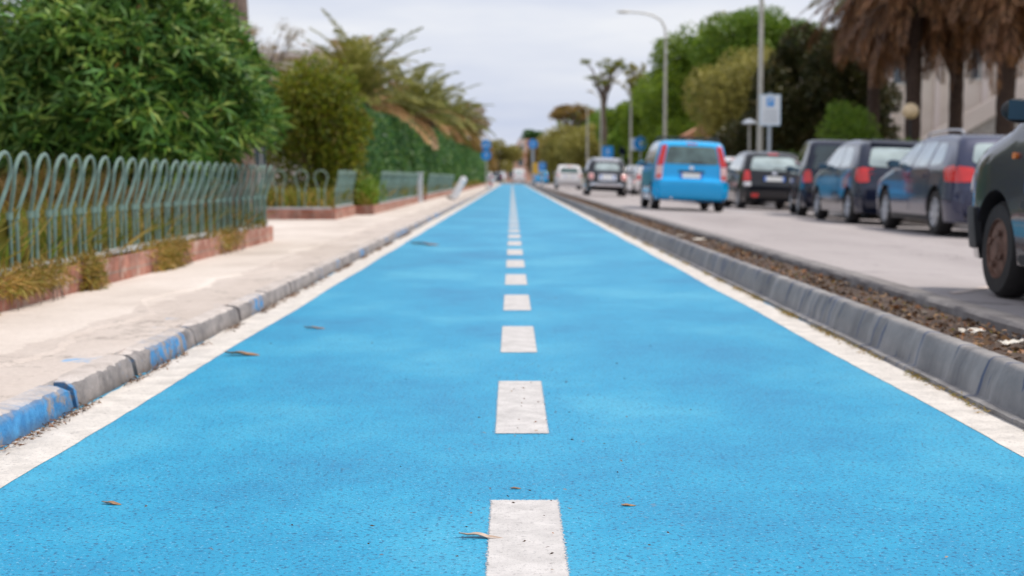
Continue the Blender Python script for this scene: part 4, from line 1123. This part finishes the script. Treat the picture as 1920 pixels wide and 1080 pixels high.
    def mirror(s, y, z, mat, out=.17, glass=True, sides=(-1, 1), sx=.10, sz=.065):
        for sg in sides:
            x = sg * (s.W / 2 - .03 + out * .6)
            h = MB().ellipsoid((x, y, z), (sx, .06, sz), 14, 8).tube([(sg * (s.W / 2 - .07), y + .03, z - .05), (x, y, z - .02)], .022, 6).build('wing_mirror', mat, s.t, True)
            if glass:
                MB().box(x - sx * .8, x + sx * .8, y - .066, y - .058, z - sz * .75, z + sz * .75).build('mirror_glass', M['mirrorglass'], h)
    def plate(s, z, w=.52, h=.11, x=0, blue=True):
        p = s.patch('number_plate', M['plate'], [(x - w / 2, z), (x + w / 2, z), (x + w / 2, z + h), (x - w / 2, z + h)], 'rear', off=.014, n=6, m=2, rnd=.02)
        if blue: s.patch('plate_band', M['plateblue'], [(x - w / 2, z), (x - w / 2 + .045, z), (x - w / 2 + .045, z + h), (x - w / 2, z + h)], 'rear', off=.0165, n=1, m=2, rnd=0, parent=p); s.patch('plate_band', M['plateblue'], [(x + w / 2 - .045, z), (x + w / 2, z), (x + w / 2, z + h), (x + w / 2 - .045, z + h)], 'rear', off=.0165, n=1, m=2, rnd=0, parent=p)
        return p

PK = 'cars parked nose to tail along the right side of the road'
TILT = math.atan(.04)
def zr(x): return ROADZ(x)

# --- bright blue tall hatchback
c = Car('blue_car', 'bright blue tall hatchback with roof rails driving away in the lane', [(.10, .26), (.02, .34), (0, .50), (.0, .62), (.05, .68), (.075, .74), (.09, .98), (.20, 1.40), (.28, 1.475), (.5, 1.50), (1.3, 1.53), (2.0, 1.50), (2.35, 1.36), (2.75, 1.03), (3.3, .88), (3.48, .74), (3.54, .5), (3.48, .26)], 1.60, .94, .12, M['p_blue'], (.62, 2.92), .285, 3.80, 30.4, zr(3.8), .22, tilt=TILT, endround=.10)
c.patch('rear_window', M['glass_g'], [(-.58, 1.0), (.58, 1.0), (.50, 1.385), (-.50, 1.385)], 'rear', off=.006, rnd=.04)
c.both('tail_light', M['red'], [(-.745, .96), (-.605, .96), (-.525, 1.40), (-.635, 1.40)], 'rear', off=.012, rnd=.03)
c.both('lower_tail_light', M['redpale'], [(-.755, .66), (-.63, .66), (-.61, .95), (-.75, .95)], 'rear', off=.013, rnd=.04)
c.both('reflector', M['red'], [(-.735, .69), (-.645, .69), (-.64, .77), (-.735, .77)], 'rear', off=.018, rnd=.04)
c.patch('bumper', M['p_blue'], [(-.76, .30), (.76, .30), (.77, .62), (-.77, .62)], 'rear', off=.055, rnd=.03, n=16, m=6)
c.patch('tailgate_recess_shade', M['p_navy'], [(-.29, .815), (.29, .815), (.27, .865), (-.27, .865)], 'rear', off=.005, rnd=.03)  # flat dark patch, paints the shade of a recess onto the tailgate
c.plate(.70, .48, .115); c.patch('badge', M['chrome'], [(-.05, .885), (.05, .885), (.05, .96), (-.05, .96)], 'rear', off=.012, rnd=.2, n=4, m=4)
c.patch('wiper', M['black'], [(-.02, 1.02), (.35, 1.03), (.35, 1.045), (-.02, 1.045)], 'rear', off=.02, n=6, m=1)
c.both('side_window', M['glass_refl'], [(.32, .98), (1.0, .98), (.95, 1.40), (.42, 1.40)], 'left'); c.both('side_window', M['glass_refl'], [(1.06, .98), (1.75, .98), (1.65, 1.42), (1.0, 1.42)], 'left'); c.both('side_window', M['glass_refl'], [(1.8, .98), (2.55, .99), (2.1, 1.40), (1.72, 1.42)], 'left')
c.patch('windscreen', M['glass_d'], [(-.62, 1.05), (.62, 1.05), (.55, 1.40), (-.55, 1.40)], 'front', off=.004)
for sg in (-1, 1):
    MB().tube([(sg * .60, .45, 1.50), (sg * .60, .50, 1.555), (sg * .60, 1.3, 1.59), (sg * .60, 1.95, 1.56), (sg * .60, 2.0, 1.50)], .017, 8).build('roof_rail', M['black'], c.t, True)
MB().tube([(-.62, .62, 1.575), (.62, .62, 1.575)], .018, 6).build('roof_bar', M['black'], c.t); MB().tube([(-.62, 1.5, 1.59), (.62, 1.5, 1.59)], .018, 6).build('roof_bar', M['black'], c.t)
MB().tube([(-.42, -.01, .265), (-.42, .3, .265)], .028, 10).build('exhaust_pipe', M['chrome'], c.t); c.patch('high_brake_light', M['red'], [(-.12, 1.425), (.12, 1.425), (.12, 1.445), (-.12, 1.445)], 'rear', off=.006, n=4, m=1)
c.mirror(2.3, 1.0, M['p_blue']); c.add_wheels('alloy', 6, .17)

# --- black small retro car
c = Car('retro_car', 'small rounded black retro car with round lamps driving away', [(.12, .26), (.02, .34), (0, .48), (.04, .60), (.12, .84), (.34, .97), (.62, 1.28), (.95, 1.45), (1.5, 1.50), (2.0, 1.44), (2.6, 1.02), (3.2, .88), (3.45, .70), (3.5, .45), (3.42, .26)], 1.60, .90, .17, M['p_black'], (.62, 2.9), .285, 3.66, 55.0, zr(3.66), .2, tilt=TILT, endround=.18)
c.patch('rear_window', M['glass_refl'], [(-.50, 1.0), (.50, 1.0), (.42, 1.27), (-.42, 1.27)], 'rear', off=.006, rnd=.1)
c.both('tail_light', M['redpale'], [(-.73, .62), (-.53, .62), (-.53, .86), (-.73, .86)], 'rear', off=.016, rnd=.25)
c.both('lamp_centre', M['red'], [(-.67, .69), (-.59, .69), (-.59, .79), (-.67, .79)], 'rear', off=.022, rnd=.25, n=4, m=4)
c.patch('plate_panel', M['chrome'], [(-.36, .60), (.36, .60), (.34, .84), (-.34, .84)], 'rear', off=.008, rnd=.08); c.plate(.68, .52, .12)
c.patch('bumper', M['chrome'], [(-.66, .40), (.66, .40), (.67, .50), (-.67, .50)], 'rear', off=.035, n=14, m=3, rnd=.05)
c.both('side_window', M['glass_d'], [(.62, .95), (1.1, .95), (1.1, 1.32), (.85, 1.30)], 'left'); c.both('side_window', M['glass_d'], [(1.16, .95), (2.25, .96), (1.95, 1.32), (1.2, 1.34)], 'left'); c.patch('windscreen', M['glass_d'], [(-.6, 1.04), (.6, 1.04), (.5, 1.36), (-.5, 1.36)], 'front')
c.patch('roof_panel', M['p_silver'], [(-.5, .75), (.5, .75), (.5, 1.9), (-.5, 1.9)], 'top', off=.004)
c.mirror(2.1, .98, M['p_black'], sides=(-1, 1)); c.add_wheels('alloy', 7, .17)

# --- small white car farther ahead
hatch = [(.10, .26), (.02, .34), (0, .50), (.0, .62), (.05, .70), (.09, .92), (.35, 1.33), (.55, 1.43), (1.3, 1.48), (2.0, 1.42), (2.75, 1.0), (3.4, .84), (3.62, .68), (3.68, .45), (3.6, .26)]
def std_hatch(name, label, x, y, pm, glass='glass_d', L=3.68, W=1.66, group=None, tail='red', prof=None, rim='alloy', sp=5, tilt=TILT, plate=True, H=None, detail=True, side_glass=None):
    pr = prof or hatch; k = L / 3.68; hk = (H or 1.48) / 1.48
    pr = [(a * k, b * hk if b > .6 else b) for a, b in pr] if prof is None else pr
    c = Car(name, label, pr, W, .93 * hk, .19, pm, (.62, L - .74), .30, x + W / 2, y, zr(x + W / 2), .2, group, tilt=tilt)
    w2 = W / 2
    c.patch('rear_window', M[glass], [(-w2 + .22, .98 * hk), (w2 - .22, .98 * hk), (w2 - .32, 1.31 * hk), (-w2 + .32, 1.31 * hk)], 'rear', off=.006, rnd=.07)
    c.both('tail_light', M[tail], [(-w2 + .05, .70 * hk), (-w2 + .24, .72 * hk), (-w2 + .20, .96 * hk), (-w2 + .09, .96 * hk)], 'rear', off=.014, rnd=.1)
    c.patch('bumper', pm, [(-w2 + .05, .30), (w2 - .05, .30), (w2 - .05, .60), (-w2 + .05, .60)], 'rear', off=.03, n=14, m=5, rnd=.04)
    if plate: c.plate(.72 * hk)
    sg = M[side_glass or glass]
    c.both('side_window', sg, [(.62 * k, .98 * hk), (1.30 * k, .97 * hk), (1.28 * k, 1.34 * hk), (.72 * k, 1.30 * hk)], 'left', rnd=.08)
    c.both('side_window', sg, [(1.36 * k, .97 * hk), (2.45 * k, .96 * hk), (1.95 * k, 1.33 * hk), (1.34 * k, 1.35 * hk)], 'left', rnd=.06)
    c.patch('windscreen', M['glass_d'], [(-w2 + .2, 1.0 * hk), (w2 - .2, 1.0 * hk), (w2 - .3, 1.34 * hk), (-w2 + .3, 1.34 * hk)], 'front')
    if detail:
        c.both('door', pm, [(1.33 * k, .30), (2.35 * k, .30), (2.40 * k, .92 * hk), (1.33 * k, .93 * hk)], 'left', off=.005, rnd=.03)
        c.both('door_handle', pm, [(1.42 * k, .82), (1.60 * k, .82), (1.60 * k, .85), (1.42 * k, .85)], 'left', off=.03, n=4, m=1)
        c.patch('high_brake_light', M['red'], [(-.14, 1.375 * hk), (.14, 1.375 * hk), (.13, 1.40 * hk), (-.13, 1.40 * hk)], 'rear', off=.008, n=4, m=1)
        c.patch('wiper', M['black'], [(-.02, 1.01 * hk), (.32, 1.02 * hk), (.32, 1.035 * hk), (-.02, 1.035 * hk)], 'rear', off=.018, n=5, m=1)
    c.mirror(2.25 * k, .99 * hk, pm); c.add_wheels(rim, sp)
    return c
std_hatch('white_car', 'small white hatchback driving away, farthest of the moving cars', 2.65, 87, M['p_white'], 'glass_g', tail='redpale', W=1.62, H=1.50)
# --- parked row (left flank near x = 5.85)
c = std_hatch('parked_car', 'white parked hatchback mostly hidden behind the blue car', 5.85, 42.6, M['p_white'], 'glass_d', group=PK, tail='redpale')
c = std_hatch('parked_car', 'dark rounded hatchback with pale rear window parked right of the blue car', 5.80, 36.2, M['p_black'], 'glass_refl', L=3.75, W=1.68, group=PK, H=1.52, side_glass='glass_refl')
c.both('reversing_lamp', M['clear'], [(-.76, .60), (-.60, .60), (-.60, .70), (-.77, .70)], 'rear', off=.014)
c.patch('fog_lamp', M['red'], [(-.58, .34), (-.40, .34), (-.40, .42), (-.58, .42)], 'rear', off=.036, n=3, m=3); c.patch('badge', M['chrome'], [(-.06, .90), (.06, .90), (.06, .97), (-.06, .97)], 'rear', off=.012, rnd=.2, n=4, m=4)
tall = [(.10, .26), (.02, .34), (0, .50), (.0, .64), (.04, .72), (.07, .98), (.17, 1.42), (.28, 1.56), (.5, 1.60), (1.3, 1.63), (1.8, 1.58), (2.5, 1.08), (3.2, .98), (3.5, .80), (3.58, .5), (3.5, .26)]
c = std_hatch('parked_car', 'tall dark navy car with tinted rear window, between two lower hatchbacks', 5.87, 29.1, M['p_navy'], 'glass_d', L=3.58, W=1.66, group=PK, prof=tall)
c.t.rotation_euler.z = R(-7)
c.patch('upper_rear_window', M['glass_d'], [(-.58, 1.28), (.58, 1.28), (.54, 1.47), (-.54, 1.47)], 'rear', off=.0055)
c.patch('bumper_trim', M['black'], [(-.70, .50), (.70, .50), (.70, .58), (-.70, .58)], 'rear', off=.04, n=10, m=2)
c = std_hatch('parked_car', 'dark grey blue hatchback with round red lamps, right behind the estate car', 5.80, 24.15, M['p_slate2'], 'glass_refl', L=3.85, W=1.70, group=PK, H=1.50, side_glass='glass_refl')
c.patch('spoiler', M['p_navy'], [(-.55, 1.36), (.55, 1.36), (.52, 1.42), (-.52, 1.42)], 'rear', off=.05, n=8, m=2)
c.both('side_lamp', M['red'], [(.03, .74), (.22, .74), (.24, .96), (.06, .96)], 'left', off=.010, rnd=.2)
# estate car
est = [(.12, .28), (.02, .36), (0, .52), (.02, .64), (.07, .74), (.13, .96), (.36, 1.32), (.55, 1.39), (1.3, 1.43), (2.2, 1.40), (2.55, 1.30), (3.1, .98), (3.6, .90), (4.15, .76), (4.32, .58), (4.33, .42), (4.25, .28)]
c = Car('parked_car', 'slate blue estate car with roof rails and silver wheels, nearest of the parked row', est, 1.78, .93, .22, M['p_slate'], (.86, 3.46), .32, 5.78 + .89, 18.75, zr(6.67), .2, PK, tilt=TILT, endround=.16)
c.patch('rear_window', M['glass_refl'], [(-.62, .99), (.62, .99), (.54, 1.27), (-.54, 1.27)], 'rear', off=.006, rnd=.07)
c.both('tail_light', M['red'], [(-.83, .73), (-.56, .75), (-.60, .93), (-.80, .95)], 'rear', off=.012); c.both('side_lamp', M['red'], [(.10, .74), (.42, .74), (.50, .92), (.20, .97)], 'left', off=.012, rnd=.12)
c.patch('bumper', M['p_slate'], [(-.82, .32), (.82, .32), (.82, .62), (-.82, .62)], 'rear', off=.03, n=14, m=5); c.plate(.72)
c.both('side_window', M['glass_refl'], [(.66, .98), (1.22, .96), (1.20, 1.29), (.82, 1.27)], 'left', rnd=.12); c.both('side_window', M['glass_refl'], [(1.32, .96), (2.05, .96), (1.95, 1.31), (1.30, 1.31)], 'left', rnd=.06); c.both('side_window', M['glass_refl'], [(2.13, .96), (2.98, .96), (2.45, 1.27), (2.03, 1.31)], 'left', rnd=.05)
c.both('door', M['p_slate'], [(1.27, .32), (2.08, .32), (2.08, .92), (1.20, .93)], 'left', off=.005, rnd=.03); c.both('door', M['p_slate'], [(2.11, .32), (3.0, .32), (3.02, .90), (2.11, .92)], 'left', off=.005, rnd=.03)
c.both('door_handle', M['p_slate'], [(1.36, .80), (1.56, .80), (1.56, .83), (1.36, .83)], 'left', off=.03, n=4, m=1); c.both('door_handle', M['p_slate'], [(2.18, .80), (2.38, .80), (2.38, .83), (2.18, .83)], 'left', off=.03, n=4, m=1)
c.both('sill_trim', M['black'], [(1.25, .205), (3.05, .205), (3.05, .27), (1.25, .27)], 'left', off=.006, n=10, m=2, rnd=.01)
c.patch('windscreen', M['glass_d'], [(-.66, 1.0), (.66, 1.0), (.56, 1.30), (-.56, 1.30)], 'front')
for sg in (-1, 1): MB().tube([(sg * .60, .62, 1.39), (sg * .60, .70, 1.45), (sg * .60, 1.3, 1.475), (sg * .60, 2.2, 1.45), (sg * .60, 2.3, 1.38)], .016, 8).build('roof_rail', M['p_silver'], c.t, True)
c.mirror(2.78, 1.0, M['p_navy']); c.add_wheels('alloy', 7, .20)
# farther parked cars
std_hatch('parked_car', 'white parked car seen in the gap left of the blue car', 5.70, 66, M['p_white'], 'glass_d', group=PK, detail=False)
std_hatch('parked_car', 'dark parked car beyond the hidden white hatchback', 5.80, 48.5, M['p_navy'], 'glass_d', group=PK, detail=False)
std_hatch('parked_car', 'silver parked car at the far end of the visible parked row', 5.80, 73, M['p_silver'], 'glass_d', group=PK, detail=False)
# far cars past the end of the lane
std_hatch('far_car', 'tiny dark grey car crossing the far end of the blue lane', -2.9, 196, M['p_slate2'], 'glass_d', detail=False, tilt=0).t.location.z = .105
std_hatch('far_car', 'tiny pale car left of the dark one at the lane end', -4.3, 190, M['p_silver'], 'glass_d', detail=False, tilt=0).t.location.z = .105
c = std_hatch('far_car', 'tiny white van-like car at the far end of the lane', .1, 192, M['p_white'], 'glass_refl', detail=False, tilt=0, H=1.9, L=4.0); c.t.location.z = .105
std_hatch('far_car', 'tiny bright blue car far off right of the lane end', 2.35, 156, M['p_blue'], 'glass_d', detail=False, W=1.6)
t = signpost('yellow panel on a short post in the soil strip beside the tiny blue car', 1.96, 118, .11, 1.95, .04); square_sign(t, 1.45, .54, .95, 'yellow', None, yo=-.07)

# --- near car, cut by the right edge: heading away, front left corner in view
near = [(.12, .24), (.02, .32), (0, .50), (.03, .66), (.10, .95), (.50, 1.32), (.75, 1.40), (1.5, 1.43), (1.95, 1.38), (2.62, 1.00), (2.85, .94), (3.35, .83), (3.50, .70), (3.55, .48), (3.46, .24)]
nx = 2.66 + .78
c = Car('near_car', 'dark old car cut off by the right edge with rusty front wheel', near, 1.56, .90, .13, M['p_old'], (.60, 2.84), .272, nx, 7.92 - 2.84, zr(nx), .20, None, tilt=TILT, endround=.14)
c.both('side_window', M['glass_d'], [(.62, .95), (1.40, .94), (1.38, 1.28), (.78, 1.25)], 'left', rnd=.06); c.both('side_window', M['glass_d'], [(1.47, .94), (2.42, .95), (1.98, 1.27), (1.45, 1.29)], 'left', rnd=.05)
c.both('door', M['p_old'], [(1.44, .27), (2.42, .27), (2.44, .90), (1.44, .90)], 'left', off=.005, rnd=.03)
c.both('side_moulding', M['black'], [(1.0, .50), (2.40, .50), (2.40, .545), (1.0, .545)], 'left', off=.016, n=14, m=2)
c.both('side_panel', M['p_strip'], [(1.50, .58), (2.38, .58), (2.38, .73), (1.50, .74)], 'left', off=.0065, n=12, m=3, rnd=.02)
c.patch('windscreen', M['glass_d'], [(-.6, 1.0), (.6, 1.0), (.5, 1.32), (-.5, 1.32)], 'front'); c.patch('rear_window', M['glass_d'], [(-.55, 1.0), (.55, 1.0), (.45, 1.28), (-.45, 1.28)], 'rear')
c.both('indicator', M['orange'], [(2.52, .765), (2.585, .765), (2.585, .80), (2.52, .80)], 'left', off=.016, n=4, m=4, rnd=.2)
c.both('front_indicator', M['orange'], [(3.40, .36), (3.46, .36), (3.46, .42), (3.40, .42)], 'left', off=.01, n=3, m=3)
c.both('headlight', M['clear'], [(-.72, .58), (-.42, .58), (-.42, .74), (-.70, .74)], 'front', off=.01)
c.both('front_bumper_side', M['black'], [(3.12, .26), (3.50, .26), (3.50, .50), (3.14, .50)], 'left', off=.02, rnd=.06)
c.mirror(2.28, 1.005, M['black'], out=.20, sides=(-1, 1), sx=.10, sz=.065)
c.both('sill', M['black'], [(1.0, .205), (2.48, .205), (2.48, .26), (1.0, .26)], 'left', off=.012, n=10, m=2)
c.add_wheels('rustrim', 0, .16, .03)

# --- scooter parked at the kerb
t = empty('scooter', (5.42, 63.5, zr(5.42))); tag(t, 'white scooter standing between the black retro car and the blue car', 'scooter')
for yy in (0, 1.25):
    w = MB().lathe([(-.05, .14), (-.055, .20), (0, .24), (.055, .20), (.05, .14)], 'x', (0, yy, .24), 22).build('wheel', M['rubber'], t, True)
    MB().lathe([(-.03, .02), (-.03, .15), (.03, .15), (.03, .02)], 'x', (0, yy, .24), 18).build('rim', M['alloy'], w)
MB().ellipsoid((0, .1, .55), (.17, .42, .22), 14, 10).box(-.14, .14, .45, .9, .24, .30).build('body', M['p_white'], t, True)
MB().ellipsoid((0, .12, .79), (.13, .38, .06), 14, 8).build('seat', M['black'], t, True)
MB().prism([(.92, .28), (1.0, .28), (1.12, .85), (1.06, .9)], -.2, .2, 'x').build('leg_shield', M['p_white'], t)
MB().tube([(0, 1.25, .24), (0, 1.15, .6), (0, 1.06, 1.0)], .025, 8).tube([(-.32, .98, 1.05), (0, 1.06, 1.0), (.32, .98, 1.05)], .018, 8).build('handlebar', M['black'], t)
MB().ellipsoid((0, -.33, .62), (.07, .03, .04), 10, 6).build('tail_light', M['red'], t, True)
for sg in (-1, 1): MB().tube([(sg * .25, 1.0, 1.04), (sg * .30, 1.0, 1.20)], .007, 5).ellipsoid((sg * .31, 1.0, 1.24), (.06, .015, .04), 10, 6).build('mirror', M['black'], t)

# ------------------------------------------------------------------ litter
def litter(name, x0, x1, y0, y1, n, s, z, mat, zj=.012, pw=1.6):
    p = np.stack([rng.uniform(x0, x1, n), y0 + (y1 - y0) * rng.uniform(0, 1, n) ** pw, z + rng.uniform(0, zj, n)], 1)
    dr = unit(np.stack([rng.normal(size=n), rng.normal(size=n), rng.normal(size=n) * .25], 1)); ln = rng.uniform(.5, 1.3, n) * s
    o = quads_obj(name, leaves(p, dr, ln, ln * rng.uniform(.25, .7, n)), mat); tag(o, kind='stuff'); return o
litter('leaf_litter', 1.765, 2.07, 3.5, 60, 5200, .035, .122, M['litter'])
litter('leaf_litter', 1.77, 2.07, 3.5, 40, 900, .018, .122, M['weeds'])
# drifts of dry needles along the foot of the right kerb, uneven
P = []
for k in range(60):
    y = 3.6 + 22 * random.random() ** 1.3; L_ = random.uniform(.05, .28)
    n = int(60 * L_ / .15); q = np.stack([1.548 + np.abs(rng.normal(size=n)) * -.018 + .012, y + rng.uniform(-L_, L_, n), .006 + rng.uniform(0, .010, n)], 1); P.append(q)
P = np.concatenate(P); dr = unit(np.stack([rng.normal(size=len(P)) * .5, rng.normal(size=len(P)), rng.normal(size=len(P)) * .15], 1))
o = quads_obj('needle_litter', leaves(P, dr, rng.uniform(.012, .035, len(P)), .004), M['weeds']); tag(o, kind='stuff')
# same along the left kerb foot
P = []
for k in range(46):
    y = 3.9 + 16 * random.random() ** 1.2; L_ = random.uniform(.05, .30); n = int(60 * L_ / .15)
    P.append(np.stack([-1.428 + np.abs(rng.normal(size=n)) * .016, y + rng.uniform(-L_, L_, n), .006 + rng.uniform(0, .010, n)], 1))
P = np.concatenate(P); dr = unit(np.stack([rng.normal(size=len(P)) * .5, rng.normal(size=len(P)), rng.normal(size=len(P)) * .15], 1))
o = quads_obj('needle_litter', leaves(P, dr, rng.uniform(.010, .03, len(P)), .005), M['litter']); tag(o, kind='stuff')
# crumbs of asphalt and dirt on the lane
n = 700; P = np.stack([rng.uniform(-1.2, 1.35, n), 2.6 + 9 * rng.uniform(0, 1, n) ** 1.5, np.full(n, .004)], 1)
P2 = np.stack([.05 + rng.normal(size=500) * .16, 2.6 + 3.2 * rng.uniform(0, 1, 500), np.full(500, .007)], 1)
n2 = P2[:]; P = np.concatenate([P[:60], P2[:90]])
dr = unit(np.stack([rng.normal(size=len(P)), rng.normal(size=len(P)) * .4, rng.normal(size=len(P)) * .1], 1))
o = quads_obj('road_crumbs', leaves(P, dr, rng.uniform(.004, .014, len(P)), .004), M['litter']); tag(o, kind='stuff')

def dry_leaf(label, x, y, ln, w, az, mat='dryleaf', curl=.35, z=.001, twist=.8, name='dry_leaf'):
    vs = []; fs = []; N = 16; K = 5
    for i in range(N + 1):
        u = i / N; wd = w * math.sin(math.pi * min(1, .04 + u * .95)) ** .7 * (1 - .25 * u)
        lift = .05 * ln * max(0, math.sin(u * math.pi * 1.7 - .2)) + .10 * ln * (u < .2) * (.2 - u) * 5
        for j in range(K):
            s_ = j / (K - 1) * 2 - 1; a = s_ * 1.15 + twist * (u - .5)
            vs.append((u * ln, .6 * wd * math.sin(a) + .06 * math.sin(u * 5) * ln, max(0.0005, wd * .55 * (1 - math.cos(a)) * curl * 2 + abs(lift))))
    for i in range(N):
        for j in range(K - 1):
            a = i * K + j; fs.append((a, a + 1, a + K + 1, a + K))
    mb = MB().add(vs, fs)
    o = mb.build(name, M[mat], None, True); o.location = (x, y, z); o.rotation_euler.z = az
    sm = o.modifiers.new('s', 'SOLIDIFY'); sm.thickness = .0008
    tag(o, label, 'leaf'); return o
dry_leaf('curled pale dry leaf touching the left side of the nearest white dash', -.113, 2.985, .098, .020, -.08)
dry_leaf('small brown twisted leaf lying alone at the lower left of the lane', -.965, 3.30, .050, .016, .1 - .3, 'dryleaf_b')
dry_leaf('tan leaf at the left edge line of the blue lane', -1.24, 6.1, .15, .05, .1, 'dryleaf_b')
dry_leaf('dark twig-like leaf by the left edge line, far up the lane', -1.16, 16.2, .33, .09, .1, 'dryleaf_b')
dry_leaf('thin reddish leaf on the blue paint near the left kerb', -1.06, 7.2, .11, .03, .05, 'dryleaf_b')
dry_leaf('small tan leaf just above the nearest white dash', -.005, 3.46, .028, .010, 0.1, 'dryleaf_b')
dry_leaf('flat reddish brown scrap right of the nearest white dash', .255, 3.28, .035, .018, .05, 'dryleaf_b', .1)
for (x, y, s_, lab) in [(1.93, 5.45, .065, 'pale crumpled paper scrap at the right end of the soil strip'), (1.90, 5.85, .06, 'grey white scrap lying just behind the first paper on the soil strip'), (1.92, 14.6, .08, 'small bright white scrap farther along the soil strip'), (1.86, 15.7, .05, 'tiny yellowish scrap beyond the white one on the soil strip')]:
    vs = []; K = 6
    for i in range(K):
        for j in range(K): vs.append(((i / (K - 1) - .5) * s_ * 1.6 + random.uniform(-.1, .1) * s_, (j / (K - 1) - .5) * s_ + random.uniform(-.1, .1) * s_, .012 + random.uniform(0, .3) * s_))
    o = MB().add(vs, [(i * K + j, (i + 1) * K + j, (i + 1) * K + j + 1, i * K + j + 1) for i in range(K - 1) for j in range(K - 1)]).build('paper_scrap', M['paper']); o.location = (x, y, .115)
    o.modifiers.new('s', 'SOLIDIFY').thickness = .001; tag(o, lab, 'litter')
